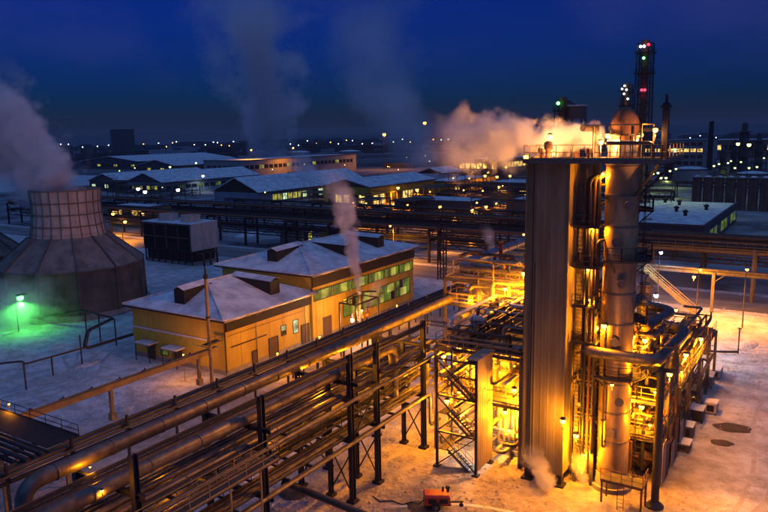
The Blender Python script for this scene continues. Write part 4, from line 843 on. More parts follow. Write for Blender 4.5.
crate(706, 385, 2.2, 1.6, 1.4, 'long pale equipment box beside the railed unit edge', 'concrete'); crate(716, 375, 3.2, 1.2, 1.0, 'flat tan skid beyond the pale equipment box', 'board')
bp_ = thing('standpipe', 'thin bent standpipe sticking up from the open snow', 'pipe', tuple(at_z(738, 354))); q = at_z(738, 354)
part('upright', 'steel_dark', bp_, lambda b: b.beam((q.x, q.y, 0), (q.x, q.y, 3.6), .16)); part('ground_pipe', 'steel_dark', bp_, lambda b: b.tube(bend([(q.x, q.y, .3), (q.x - 1, q.y + 2.0, .3), (q.x - 2, q.y + 5, .3)], .4), .16, 8)); part('valve', 'rust', bp_, lambda b: b.lathe([(.06, 3.6), (.28, 3.62), (.28, 3.7), (.02, 3.75)], (q.x, q.y), 10))
# red welding compressor
p = at_z(437, 507)
cm = thing('compressor_trailer', 'red towed compressor parked on the trodden snow by the rack', 'compressor', (p.x, p.y, 0))
a_ = R(-58); ca, sa = math.cos(a_), math.sin(a_)
def loc(x, y, z): x *= .85; y *= .85; z *= .85; return (p.x + ca * x - sa * y, p.y + sa * x + ca * y, z)
def lbox(b, x0, x1, y0, y1, z0, z1, tx=0):
    b.add([loc(x0, y0, z0), loc(x1, y0, z0), loc(x1, y1, z0), loc(x0, y1, z0), loc(x0 + tx, y0 + tx, z1), loc(x1 - tx, y0 + tx, z1), loc(x1 - tx, y1 - tx, z1), loc(x0 + tx, y1 - tx, z1)], [(3, 2, 1, 0), (4, 5, 6, 7), (0, 1, 5, 4), (1, 2, 6, 5), (2, 3, 7, 6), (3, 0, 4, 7)]); return b
part('hood', 'red_paint', cm, lambda b: lbox(lbox(b, -1.3, 1.25, -.72, .72, .55, 1.35), -1.3, 1.25, -.72, .72, 1.352, 1.55, .12))
part('chassis', 'black', cm, lambda b: lbox(lbox(b, -1.35, 1.35, -.6, .6, .42, .55), 1.3, 2.6, -.06, .06, .45, .57))
part('louvre_panel', 'black', cm, lambda b: lbox(lbox(b, -.9, -.1, -.735, -.722, .7, 1.2), .2, 1.0, -.735, -.722, .7, 1.2)); part('end_panel', 'black', cm, lambda b: lbox(b, 1.252, 1.27, -.5, .5, .65, 1.3))
for sx in (-.15,):
    for sy in (-.82, .82):
        w_ = part('wheel', 'rubber', cm, lambda b: b.tube([loc(sx, sy - .1, .36), loc(sx, sy + .1, .36)], .36, 18)); part('rim', 'steel_grey', w_, lambda b: b.tube([loc(sx, sy - .115, .36), loc(sx, sy + .115, .36)], .19, 14))
        part('mudguard', 'black', cm, lambda b: lbox(b, sx - .5, sx + .5, sy - .14, sy + .14, .76, .8))
part('exhaust', 'black', cm, lambda b: b.tube([loc(.6, .2, 1.5), loc(.6, .2, 2.0)], .09, 10)); part('air_intake', 'black', cm, lambda b: b.lathe([(.12, 1.5), (.12, 1.75), (.2, 1.8), (.2, 1.95), (.02, 2.0)], loc(1.05, -.3, 0)[:2], 12))
[part('grille_slat', 'black', cm, lambda b: lbox(b, -1.32, -1.302, -.5, .5, .68 + k * .1, .72 + k * .1)) for k in range(6)]; part('panel_gap', 'black', cm, lambda b: lbox(lbox(b, .04, .06, -.725, -.721, .56, 1.34), -1.0, 1.0, -.725, -.721, 1.28, 1.3)); part('lamp', 'glass_dark', cm, lambda b: lbox(lbox(b, -1.33, -1.305, .52, .68, .6, .72), -1.33, -1.305, -.68, -.52, .6, .72)); part('hose', 'rubber', cm, lambda b: b.tube([loc(-1.3, .2, .7), loc(-1.8, .3, .1), loc(-2.6, .9, .06), loc(-3.4, .4, .06), loc(-4.4, 1.2, .06), loc(-5.6, 1.1, .06), loc(-6.4, 2.2, .06)], .05, 6), True)
part('drawbar_wheel', 'rubber', cm, lambda b: b.tube([loc(2.4, -.06, .18), loc(2.4, .06, .18)], .18, 12))

# ------------------------------------------------------------------ yard beyond the unit, right side
rr_ = thing('yard_pipe_bridge', 'pipe bridge on tall posts crossing the slushy road', 'pipe bridge', (84.5, -10, 0))
for y in (14, -1, -16, -31, -46): part('post', 'steel_grey', rr_, lambda b: b.ibeam((84, y, 0), (84, y, 6.9), .5).beam((84, y, 5.2), (84, y - 2, 6.8), .14))
part('girder', 'steel_grey', rr_, lambda b: b.ibeam((84, 18, 6.75), (84, -60, 6.75), .3, .5)); part('pipe', 'galv_pipe', rr_, lambda b: b.tube([(84, 18, 7.3), (84, -60, 7.3)], .28, 12), True); part('pipe', 'dull_pipe', rr_, lambda b: b.tube([(84.8, 18, 7.2), (84.8, -60, 7.2)], .18, 8), True)
r2 = thing('gallery_bridge', 'railed pipe gallery with several pipes crossing behind the pipe bridge', 'pipe bridge', (96, -15, 0))
for y in (15, -3, -21, -39, -57): part('post', 'steel_grey', r2, lambda b: b.ibeam((95, y, 0), (95, y, 9.5), .5).ibeam((98.6, y, 0), (98.6, y, 9.5), .5))
part('girder', 'trestle', r2, lambda b: b.ibeam((95, 22, 8.8), (95, -70, 8.8), .3, .5).ibeam((98.6, 22, 8.8), (98.6, -70, 8.8), .3, .5)); part('deck', 'deck', r2, lambda b: b.box(95.1, 96.2, -70, 22, 9.1, 9.18)); part('railing', 'trestle', r2, lambda b: b.rail([(95.1, 22, 9.18), (95.1, -70, 9.18)], 1.3, 3))
for x, z, r in ((96.8, 9.5, .3), (97.7, 9.4, .22), (98.3, 9.4, .2), (97.2, 11.2, .3), (98.2, 11.1, .25)): part('pipe', 'dull_pipe', r2, lambda b: b.tube([(x, 22, z), (x, -70, z)], r, 8), True)
ss = thing('yard_stair', 'steel stair flight with lamp post beside the pipe bridge', 'stair', (80, -8, 0))
part('stringer', 'rail', ss, lambda b: b.beam((80, -5.5, 7), (80, -14, .2), .12, .4).beam((81.4, -5.5, 7), (81.4, -14, .2), .12, .4)); part('handrail', 'rail', ss, lambda b: [b.beam((x, -5.5, 7 + h), (x, -14, .2 + h), .07) for x in (80, 81.4) for h in (.6, 1.1)] and [b.beam((x, -5.5 - 8.5 * k / 6, 7 - 6.8 * k / 6), (x, -5.5 - 8.5 * k / 6, 8.1 - 6.8 * k / 6), .06) for x in (80, 81.4) for k in range(7)])
for k in range(20): part('tread', 'steel_grey', ss, lambda b: b.box(80, 81.4, -5.7 - k * .42, -5.4 - k * .42, 6.9 - k * .34, 6.94 - k * .34))
part('landing', 'deck', ss, lambda b: b.box(79.8, 84, -5.5, -2.5, 6.95, 7.05)); part('post', 'steel_grey', ss, lambda b: b.beam((80, -2.6, 0), (80, -2.6, 6.95), .25).beam((83, -2.6, 0), (83, -2.6, 6.95), .25))
#@@FAR
# ------------------------------------------------------------------ far plant and town
def far_building(name, label, x0, x1, y0, y1, h, wall='far_wall', roof='flat', rise=3.0, gable='black', ws=(), wx=(), group=None, cat='building'):
    """ws: window rows on the -y side (xa, xb, n, za, zb, mats); wx: on the -x side (ya, yb, n, za, zb, mats)"""
    t = thing(name, label, cat, ((x0 + x1) / 2, (y0 + y1) / 2, 0), group)
    part('wall', wall, t, lambda b: b.box(x0, x1, y0, y1, 0, h))
    if roof == 'flat':
        part('roof', 'roofsnow', t, lambda b: b.box(x0 + .3, x1 - .3, y0 + .3, y1 - .3, h + .004, h + .25)); part('parapet', 'far_dark', t, lambda b: b.box(x0 - .2, x1 + .2, y0 - .2, y0 + .3, h + .003, h + .7).box(x0 - .2, x0 + .3, y0 + .3, y1, h + .003, h + .7))
    else:
        ym = (y0 + y1) / 2; o = .8
        for s, (ya, yb) in enumerate(((y0 - o, ym), (y1 + o, ym))):
            part('roof_slope', 'roofsnow', t, lambda b: b.add([(x0 - o, ya, h), (x1 + o, ya, h), (x1 + o, yb, h + rise), (x0 - o, yb, h + rise), (x0 - o, ya, h + .35), (x1 + o, ya, h + .35), (x1 + o, yb, h + rise + .35), (x0 - o, yb, h + rise + .35)], [(3, 2, 1, 0), (4, 5, 6, 7), (0, 1, 5, 4), (1, 2, 6, 5), (2, 3, 7, 6), (3, 0, 4, 7)]))
        part('gable', gable, t, lambda b: b.add([(x0 - .05, y0, h), (x0 - .05, y1, h), (x0 - .05, ym, h + rise - .1)], [(0, 2, 1)]))
        part('eave_board', 'far_dark', t, lambda b: b.box(x0 - o, x1 + o, y0 - o - .1, y0 - o, h - .4, h + .3))
    for xa, xb, n, za, zb, ms in ws:
        for k in range(n):
            a = xa + (xb - xa) * (k + .12) / n; c = xa + (xb - xa) * (k + .88) / n; f = part('window', ms[(k * 7 + int(za)) % len(ms)], t, lambda b: b.box(a, c, y0 - .06, y0 - .02, za, zb))
            part('frame', 'far_dark', f, lambda b: b.box(a - .1, c + .1, y0 - .12, y0 - .01, za - .15, za).box(a - .1, c + .1, y0 - .12, y0 - .01, zb, zb + .15).box((a + c) / 2 - .06, (a + c) / 2 + .06, y0 - .1, y0 - .03, za, zb))
    for ya, yb, n, za, zb, ms in wx:
        for k in range(n):
            a = ya + (yb - ya) * (k + .12) / n; c = ya + (yb - ya) * (k + .88) / n; f = part('window', ms[(k * 7 + int(za)) % len(ms)], t, lambda b: b.box(x0 - .06, x0 - .02, a, c, za, zb))
            part('frame', 'far_dark', f, lambda b: b.box(x0 - .12, x0 - .01, a - .1, c + .1, za - .15, za).box(x0 - .12, x0 - .01, a - .1, c + .1, zb, zb + .15).box(x0 - .1, x0 - .03, (a + c) / 2 - .06, (a + c) / 2 + .06, za, zb))
    return t
DK, WY, WP, WG, WW = 'glass_dark', 'win_yellow', 'win_pale', 'win_green', 'win_warm'
far_building('gabled_shed', 'shed with black gable, blue end wall and yellow-lit side windows', 197, 285, 189, 217, 5.6, 'far_wall', 'gable', 6.5, 'black', ws=[(206, 232, 7, 1.4, 4.2, [WY, WY, WY, WP]), (236, 250, 3, 1.2, 4.4, [WP, DK]), (255, 280, 5, 1.4, 4.2, [DK, WG])])
part('blue_end', 'blue_wall', bpy.data.objects['gabled_shed'], lambda b: b.box(196.9, 196.99, 189, 217, 0, 5.5))
far_building('long_works_building', 'long pale flat-roofed works building beyond the gabled shed', 335, 480, 330, 368, 13.5, 'far_wall', 'flat', ws=[(338, 475, 26, 7.5, 10, [DK, DK, DK, DK, WY, DK])], wx=[(333, 365, 6, 7.5, 10, [DK])])
far_building('workshop', 'snow-roofed workshop with a row of green-yellow lit windows', 222, 300, 282, 312, 6.5, 'blue_wall', 'gable', 5, 'far_dark', wx=[(283, 311, 9, 2.6, 4.6, [WG, WY, DK, WY])], ws=[(224, 290, 14, 2.6, 4.6, [DK, WG, DK])])
far_building('workshop', 'lower snow-roofed workshop nearer the cooling tower with two pale lights', 226, 300, 325, 352, 6.0, 'far_dark', 'gable', 4.5, 'far_dark', wx=[(326, 350, 6, 2.2, 4.2, [DK, WP, DK])])
far_building('storage_hall', 'far snow-roofed storage hall beyond the two workshops', 430, 560, 560, 650, 8, 'far_dark', 'gable', 5, 'far_dark', wx=[(565, 645, 12, 3, 5, [DK, DK, DK, WY])])
far_building('storage_hall', 'small snowy hall between the storage hall and the long works building', 380, 470, 450, 500, 7, 'far_dark', 'gable', 5, 'far_dark', wx=[(452, 498, 8, 3, 5, [DK, DK, WY])])
far_building('lit_workshop', 'orange-lit workshop with glowing open bays and snowy roof', 210, 268, 137, 162, 8.4, 'yellow_wall', 'gable', 3.2, 'far_dark', ws=[(212, 262, 10, .8, 5.0, [WW, DK, WW, DK, DK])], wx=[(139, 160, 5, .8, 5.0, [WW, DK, WW])])
far_building('low_store', 'low ochre store with flat snowy roof next to the lit workshop', 276, 332, 132, 150, 6.3, 'yellow_wall', 'flat', ws=[(280, 330, 8, 2, 4, [DK, DK, WW])])
far_building('white_shed', 'small white shed with snowy roof behind the low store', 320, 345, 160, 176, 8, 'white_paint', 'gable', 3)
far_building('strip_window_hall', 'long hall with a bright strip of warm lit windows', 398, 500, 160, 190, 12.5, 'far_brick', 'flat', ws=[(400, 498, 18, 7.0, 10.5, [WW])], wx=[(162, 188, 6, 7.0, 10.5, [WW])])
far_building('office_block', 'pale four-storey office block with few lit windows beside the black chimney', 560, 620, 56, 104, 22, 'far_wall', 'flat', wx=[(58, 102, 9, z, z + 2.6, [DK, DK, WY, DK, DK, DK, WW]) for z in (3, 8, 13, 18)])
far_building('long_factory', 'long low factory with lit eaves far behind the black chimney', 800, 900, -60, 90, 18, 'far_brick', 'flat', wx=[(-58, 88, 24, 8, 13, [DK, DK, WW, DK])])
far_building('tower_block', 'lone tower block standing up on the distant skyline', *(lambda p: (p.x, p.x + 30, p.y - 14, p.y + 14))(at_z(117, 156)), 47, 'far_dark', 'flat', wx=[])
pA = at_z(704, 228, 6); pB = at_z(742, 204, 6); pC = at_z(645, 221, 6)
sn = far_building('flat_snow_building', 'wide low building with flat snowy roof and green-lit side windows', pA.x, pB.x, pA.y, 24.0, 6, 'far_dark', 'flat', ws=[(pA.x + 3, pB.x - 2, 9, 1.2, 4.2, [WG, DK, WG])])
for k, (u, v) in enumerate(((.35, .3), (.5, .45), (.62, .2), (.8, .55), (.9, .75))):
    x, y = pA.x + (pB.x - pA.x) * u, pA.y + (24 - pA.y) * v; part('roof_vent', 'black', sn, lambda b: b.lathe([(.5, 6.2), (.5, 7.2), (.8, 7.3), (.8, 7.7), (.05, 8.1)], (x, y), 10))
far_building('brick_annex', 'pale brick annex in front of the flat snowy roof', 158, 166, -1.5, 20, 5, 'far_wall', 'flat')
# silos in a row
s0 = thing('silo', 'rust-brown silo in the row behind the flat snowy roof', 'silo', (256, 14, 0), 'row of rust-brown silos')
part('shell', 'silo', s0, lambda b: b.lathe([(1.75, 0), (1.75, 12), (1.2, 12.6), (.1, 13.0)], (256, 14), 18), True)
part('rim_ring', 'steel_dark', s0, lambda b: b.lathe([(1.75, 11.8), (1.95, 11.8), (1.95, 12.1), (1.75, 12.1)], (256, 14), 18)); part('ladder', 'steel_dark', s0, lambda b: b.ladder((254.1, 14, 0), 12.5, 'y', .5))
part('dome_snow', 'roofsnow', s0, lambda b: b.lathe([(1.3, 12.55), (.7, 12.95), (.05, 13.1)], (256, 14), 14), True)
for k in range(1, 10): dup(s0, (256, 14 - 3.95 * k, 0))

# lattice stacks
def lattice_stack(px, py_top, dist, w, flue, label, lights, npanels=14, tint='steel_dark'):
    top = at_d(px, py_top, dist); x, y, h = top.x, top.y, top.z
    t = thing('lattice_stack', label, 'chimney', (x, y, 0)); k = w / 2
    for sx in (-1, 1):
        for sy in (-1, 1): part('leg', tint, t, lambda b: b.beam((x + sx * k * 1.25, y + sy * k * 1.25, 0), (x + sx * k, y + sy * k, h - 1), w * .07))
    for i in range(npanels):
        z0, z1 = (h - 1) * i / npanels, (h - 1) * (i + 1) / npanels; a = k * (1.25 - .25 * i / npanels); c = k * (1.25 - .25 * (i + 1) / npanels)
        part('lattice_panel', tint, t, lambda b: [b.beam((x - a, y + s * a, z0), (x + c, y + s * c, z1), w * .03) and b.beam((x + a, y + s * a, z0), (x - c, y + s * c, z1), w * .03) and b.beam((x + s * a, y - a, z0), (x + s * c, y + c, z1), w * .03) and b.beam((x + s * a, y + a, z0), (x + s * c, y - c, z1), w * .03) for s in (-1, 1)]
             and b.beam((x - c, y - c, z1), (x + c, y - c, z1), w * .035).beam((x - c, y + c, z1), (x + c, y + c, z1), w * .035).beam((x - c, y - c, z1), (x - c, y + c, z1), w * .035).beam((x + c, y - c, z1), (x + c, y + c, z1), w * .035))
    part('flue', 'rust', t, lambda b: b.tube([(x, y, 0), (x, y, h)], flue, 16), True)
    for i in (npanels // 2, npanels - 3, npanels - 1):
        zc = (h - 1) * i / npanels; part('platform', tint, t, lambda b: b.box(x - k * 1.3, x + k * 1.3, y - k * 1.3, y + k * 1.3, zc, zc + .2).rail([(x - k * 1.3, y - k * 1.3, zc + .2), (x - k * 1.3, y + k * 1.3, zc + .2)], 1.1, 1.5, .08).rail([(x - k * 1.3, y - k * 1.3, zc + .2), (x + k * 1.3, y - k * 1.3, zc + .2)], 1.1, 1.5, .08))
    for (lx, ly, c, nm) in lights:
        d = at_d(lx, ly, dist); o = part('signal_light', EM[c], t, lambda b: b.lathe([(.02, d.z - .45), (.42, d.z - .2), (.42, d.z + .25), (.02, d.z + .5)], (x - k * 1.35, d.y), 10)); o['label'] = nm
    return t
lattice_stack(646, 40, 235, 4.4, 1.3, 'tall lattice-framed chimney with red and white signal lights near its top', [(642, 47, WHT, 'white signal light'), (646, 47, WHT, 'white signal light'), (651, 45.5, RED, 'red signal light'), (645, 58.5, GRN, 'green signal light'), (645, 90, RED, 'red signal light'), (641.5, 90, RED, 'red signal light')], 18)
lattice_stack(627, 83, 330, 4.4, 1.5, 'shorter lattice chimney with pale lights behind the column top', [(626, 86, WHT, 'pale light'), (623, 89, WHT, 'pale light'), (628, 90, WHT, 'pale light'), (625, 94, WHT, 'pale light'), (629, 99, WHT, 'pale light')], 16)
lattice_stack(563, 97, 190, 3.2, 1.0, 'dark lattice column with a green light beyond the flue box', [(560, 103.5, GRN, 'green light')], 14)
hb = at_d(577, 113, 190); hp = thing('head_house', 'dark boxy head house on posts beside the green-lit lattice column', 'plant building', (hb.x, hb.y, 0))
part('cabin', 'far_dark', hp, lambda b: b.box(hb.x - 2, hb.x + 2, hb.y - 2, hb.y + 2, hb.z - 1.5, hb.z + 1.8)); part('leg', 'steel_dark', hp, lambda b: [b.beam((hb.x + i * 1.8, hb.y + j * 1.8, 0), (hb.x + i * 1.8, hb.y + j * 1.8, hb.z - 1.5), .4) for i in (-1, 1) for j in (-1, 1)]); q = at_d(564, 100, 190)
part('conveyor', 'steel_dark', hp, lambda b: b.beam((q.x, q.y, q.z), (hb.x, hb.y, hb.z + 1.8), .5)); part('roof', 'roofsnow', hp, lambda b: b.box(hb.x - 2.2, hb.x + 2.2, hb.y - 2.2, hb.y + 2.2, hb.z + 1.8, hb.z + 2.1))
ch = at_z(709, 170); bc = thing('black_chimney', 'slim black free-standing chimney beside the office block', 'chimney', (ch.x, ch.y, 0)); part('shaft', 'black', bc, lambda b: b.tube([(ch.x, ch.y, 0), (ch.x, ch.y, 36)], [2.1, 1.6], 14), True); part('rim', 'steel_dark', bc, lambda b: b.lathe([(1.6, 35.6), (1.95, 35.6), (1.95, 36.2), (1.5, 36.2)], (ch.x, ch.y), 14)); part('strake', 'steel_dark', bc, lambda b: b.lathe([(1.8, 24), (2.1, 24), (2.1, 24.5), (1.8, 24.5)], (ch.x, ch.y), 14))
# distant process columns on the right, lit yellow-green
for i, (px, pt, pb, w, lab) in enumerate(((742, 128, 172, 3.2, 'far process column with yellow-green lamps right of the office block'), (733, 143, 172, 2.2, 'short far process column beside the lamp-lit one'), (757, 138, 176, 2.6, 'far process column at the end of the lamp-lit group'), (722, 150, 176, 2.0, 'lowest far process column nearest the black chimney'), (668, 160, 180, 2.4, 'dumpy far vessel above the row of yellow-green lamps'), (500, 150, 186, 2.2, 'far process column among the orange lamps'), (489, 158, 186, 1.6, 'slim far process column among the orange lamps'), (515, 140, 172, 2.0, 'far column half hidden by the orange steam'), (535, 118, 165, 2.2, 'tall far column rising through the orange steam'))):
    q = at_z(px, pb); h = (pb - pt) * (q - CAM).length / FPX
    t = thing('process_column', lab, 'column', (q.x, q.y, 0)); part('shell', 'far_dark', t, lambda b: b.lathe([(w, 0), (w, h * .8), (w * .6, h * .82), (w * .6, h * .97), (.1, h)], (q.x, q.y), 14), True)
    for f in (.3, .55, .8): part('ring_platform', 'steel_dark', t, lambda b: b.lathe([(w, h * f), (w * 1.7, h * f), (w * 1.7, h * f + .3), (w, h * f + .3)], (q.x, q.y), 14))
    part('side_frame', 'steel_dark', t, lambda b: [b.beam((q.x - 2.2 * w, q.y + s * 2 * w, 0), (q.x - 2.2 * w, q.y + s * 2 * w, h * .6), .5) for s in (-1, 1)] and [b.beam((q.x - 2.2 * w, q.y - 2 * w, h * f), (q.x - 2.2 * w, q.y + 2 * w, h * f), .5) for f in (.15, .3, .45, .6)])

# long trestles across the middle distance
def trestle(x, wd, y0, y1, levels, label, step=18, lattice=False, tint='steel_dark', np=5, seed=1):
    rnd = random.Random(seed); t = thing('pipe_trestle', label, 'pipe rack', (x, (y0 + y1) / 2, 0)); y = y0
    while y <= y1:
        if lattice:
            part('lattice_post', tint, t, lambda b: [b.beam((x + s, y + q, 0), (x + s, y + q, levels[-1]), .22) for s in (0, wd) for q in (-.7, .7)] and [b.beam((x + s, y - .7 * (-1) ** k, k * 1.5), (x + s, y + .7 * (-1) ** k, k * 1.5 + 1.5), .12) for s in (0, wd) for k in range(int(levels[-1] / 1.5))])
        else: part('post', tint, t, lambda b: b.ibeam((x, y, 0), (x, y, levels[-1]), .5).ibeam((x + wd, y, 0), (x + wd, y, levels[-1]), .5))
        part('cross_beam', tint, t, lambda b: [b.beam((x - .5, y, z - .3), (x + wd + .5, y, z - .3), .35, .5) for z in levels]); y += step
    for z in levels:
        part('truss', tint, t, lambda b: [b.beam((x + s, y0, z - h), (x + s, y1, z - h), .25, .3) for s in (0, wd) for h in (.3, 1.8)] and [b.beam((x, y0 + (y1 - y0) * k / 60, z - (.3 if k % 2 else 1.8)), (x, y0 + (y1 - y0) * (k + 1) / 60, z - (1.8 if k % 2 else .3)), .16) for k in range(60)])
        for k in range(np):
            r = rnd.choice((.15, .2, .3, .4)); xx = x + wd * (k + .5) / np; part('pipe', rnd.choice(('black', 'dull_pipe', 'black', 'rust')), t, lambda b: b.tube([(xx, y0, z + r), (xx, y1, z + r)], r, 8), True)
    return t
trestle(104, 5, 20, 230, (5.5, 8.0), 'long dark pipe trestle just beyond the slushy road', 15, seed=2)
trestle(86.6, 1.2, 37.6, 37.7, (11.5,), 'single lattice trestle tower beside the ochre hall', 18, True)
trestle(133, 6, 26, 260, (5, 7.5), 'second long dark pipe trestle, between the road and the gabled shed', 18, seed=3)
trestle(166, 5, 34, 180, (3.6, 5.6), 'third long pipe trestle in front of the gabled shed and lit workshop', 20, seed=4)
trestle(112, 5, -90, 17, (5.5, 8.5), 'dark two-level pipe trestle in front of the flat snowy roof', 16, seed=21)
trestle(136, 5, -90, 18, (4.5,), 'low dark trestle at the foot of the brick annex', 18, seed=22)
trestle(238, 5, 20, 118, (5, 7.5), 'far dark pipe trestle beside the silos', 22, seed=6)
trestle(300, 5, -90, 118, (7,), 'farthest dark pipe trestle before the strip-window hall', 24, seed=7)
far_building('substation', 'small lit substation kiosk under the second trestle', 112, 118, 96, 104, 4.2, 'far_wall', 'flat', ws=[(113, 117, 2, 1, 3.4, [WY, DK])])
far_building('substation', 'ochre kiosk beside the small lit substation', 114, 120, 84, 91, 4.5, 'yellow_wall', 'flat')
far_building('pump_house', 'dark pump house with orange lamps between the trestles', 186, 206, 78, 110, 6, 'far_dark', 'flat', ws=[(188, 204, 4, 1.5, 4, [DK, WW])])
far_building('pump_house', 'dark pump house nearest the flue box between the trestles', 190, 215, 40, 66, 7, 'far_brick', 'flat', ws=[(192, 213, 5, 2, 4.4, [DK, WW, DK])])
far_building('pump_house', 'snow-topped pump house beyond the lit orange lamp cluster', 255, 285, 70, 105, 8, 'far_dark', 'flat', wx=[(72, 103, 6, 3, 5, [DK, WW])])
far_building('lit_shelter', 'orange-lit open shelter beside the cooling tower stack', 118, 128, 168, 190, 7, 'trestle', 'flat', wx=[(170, 188, 5, 3.5, 6, [WW, WW, DK])])
for i, (x0, y0, w, d, hh) in enumerate(((176, 96, 16, 10, 7), (178, 62, 18, 12, 9), (182, 118, 14, 10, 6), (216, 84, 20, 14, 10), (222, 112, 18, 10, 8), (150, 60, 10, 14, 5), (150, 92, 9, 12, 5), (226, 46, 20, 16, 11), (262, 112, 18, 14, 12), (120, 44, 8, 12, 4.5))):
    f_ = frame('process_skid', ['low pipework frame before the pump houses', 'pipework frame nearest the flue box beyond the trestles', 'pipework frame in front of the lit workshop', 'tall pipework frame behind the pump houses', 'pipework frame between lit workshop and low store', 'low pipework frame just past the second trestle', 'low pipework frame past the second trestle on the hall side', 'big pipework frame behind the orange lamps', 'tallest pipework frame below the strip-window hall', 'small pipework frame beside the slushy road'][i], (x0, x0 + w / 2, x0 + w), (y0, y0 + d), (hh * .5, hh), 60 + i, npipes=12, rails=('x0',), decks=i % 2 == 0)
    for k in range(2): lm_ = mast((x0 - 1.5, y0 + d * (.2 + .6 * k), 0), hh * .8, SOD, 260, 'orange sodium lamp before a far pipework frame', 'orange lamps of the far pipework frames', .34, .8)
rnd = random.Random(77); taken = [(197, 285, 189, 217), (210, 268, 137, 162), (276, 332, 132, 150), (222, 300, 282, 352), (160, 225, -10, 26), (186, 215, 40, 110), (320, 345, 160, 176)]
made = 0
while made < 16:
    x0, y0, w, d, hh = rnd.uniform(176, 335), rnd.uniform(60, 300), rnd.uniform(10, 22), rnd.uniform(8, 18), rnd.uniform(4, 9)
    if any(x0 < b_ + 3 and x0 + w > a_ - 3 and y0 < d_ + 3 and y0 + d > c_ - 3 for a_, b_, c_, d_ in taken): continue
    taken.append((x0, x0 + w, y0, y0 + d)); made += 1
    frame('process_skid', 'dark unlit pipework frame in the far plant', (x0, x0 + w / 2, x0 + w), (y0, y0 + d), (hh * .5, hh), 100 + made, npipes=7, rails=('x0',), decks=made % 3 == 0)['group'] = 'dark pipework frames in the far plant'
for k in range(34):
    x, y = rnd.uniform(180, 560), rnd.uniform(70, 420)
    if any(a_ - 1 < x < b_ + 1 and c_ - 1 < y < d_ + 1 for a_, b_, c_, d_ in taken): continue
    mast((x, y, 0), rnd.uniform(4, 12), rnd.choice((SOD, SOD, SOD, WHT, YGR)), 0, 'small lamp scattered through the far plant pipework', 'scattered lamps of the far plant', rnd.uniform(.18, .42), .6, .08)
# town and woods beyond the plant: one dark mass of low blocks, their tops under snow
M['townmass'] = mat('dark_town_blocks', (0.035, 0.035, 0.04), 0.9, 0, (0.09, 0.085, 0.085), 0.02, 0.8)
def town():
    b = MB(); r_ = random.Random(9); k = 0
    while k < 1100:
        x, y = r_.uniform(500, 3200), r_.uniform(-900, 2300); w, d, h = r_.uniform(8, 45), r_.uniform(8, 40), r_.choice((3, 4, 5, 6, 8, 10, 14)) * r_.uniform(.8, 1.2)
        if x < 920 and (-80 < y < 120 or 300 < y < 660): continue
        b.box(x, x + w, y, y + d, -1, h); k += 1
    return b
tw = town().build('distant_town', 'townmass'); tag(tw, 'dark mass of low town blocks stretching to the skyline', 'town', None, 'stuff')
# tanks far off
for i, (px, py, r, h) in enumerate(((690, 182, 9, 8), (610, 176, 10, 9), (752, 186, 8, 7), (300, 160, 14, 10), (260, 158, 13, 9), (350, 158, 15, 9))):
    q = at_z(px, py); t = thing('storage_tank', ['squat snow-topped tank left of the silos', 'squat tank behind the lattice column', 'squat tank over the end of the silo row', 'distant storage tank past the long works building', 'distant storage tank over the gabled shed', 'distant storage tank under the orange mast lamps'][i], 'tank', (q.x, q.y, 0))
    part('shell', 'far_wall', t, lambda b: b.lathe([(r, 0), (r, h)], (q.x, q.y), 32), True); part('roof', 'roofsnow', t, lambda b: b.lathe([(r + .2, h), (r * .5, h + r * .1), (.1, h + r * .14)], (q.x, q.y), 32), True); part('wind_girder', 'steel_dark', t, lambda b: b.lathe([(r, h - .6), (r + .4, h - .6), (r + .4, h - .3), (r, h - .3)], (q.x, q.y), 32))
# hills on the skyline
def hills():
    b = MB(); vs = []; n = 90
    for k in range(n + 1):
        a = R(-45) + R(150) * k / n; d = 5600
        h = 30 + 26 * math.sin(k * .21) + 16 * math.sin(k * .53 + 1) + 7 * math.sin(k * 1.3) + 42 * math.exp(-((k - 20) / 16) ** 2)
        vs += [(CAM.x + (d - 900) * math.cos(a), CAM.y + (d - 900) * math.sin(a), -2), (CAM.x + d * math.cos(a), CAM.y + d * math.sin(a), h), (CAM.x + (d + 900) * math.cos(a), CAM.y + (d + 900) * math.sin(a), -2)]
    return b.add(vs, [(3 * k + j, 3 * k + j + 3, 3 * k + j + 4, 3 * k + j + 1) for k in range(n) for j in (0, 1)])
M['forest'] = mat('dark_forest_hill', (0.03, 0.035, 0.04), 0.95, 0, (0.12, 0.13, 0.15), 0.004, 0.5)
struct(hills().build('hills', 'forest', None, True))

# ------------------------------------------------------------------ lamps: process unit
GU = 'sodium lamps on the process unit'
def L(px, py, pl, v, pw, label, group, c=SOD, r=.24, stem=.9, spot=False):
    pw *= 1.4; p = {'x': at_x, 'y': at_y, 'z': at_z}[pl](px, py, v); return bulkhead(p, c, pw, label, group, r, stem, spot=spot)
for px, py, x, pw in ((443.6, 356, 14, 420), (459, 347.7, 17, 420), (490.7, 353.3, 19, 420), (507, 348, 22, 420), (512, 357.5, 20.5, 420), (474, 344, 24, 300)):
    L(px, py, 'x', x, pw, 'bright sodium lamp on a stem above the platform behind the stair tower', 'sodium lamps on the stair tower platform')
for px, py, x, pw in ((511.8, 298, 27.5, 500), (505, 289, 27.7, 300), (523.5, 273.5, 26, 500)): L(px, py, 'x', x, pw, 'sodium lamp near the elbowed duct beside the flue box', 'sodium lamps near the elbowed duct')
for px, py, x, pw in ((447, 401, 12.2, 420), (459.6, 392.7, 13.5, 420), (514, 390, 14.2, 500), (505, 412, 14, 420)): L(px, py, 'x', x, pw, 'sodium lamp below the platform beside the stair tower', 'sodium lamps below the platform')
L(474.7, 430, 'x', 12.3, 60, 'small white lamp inside the stair tower', None, WHT, .12)
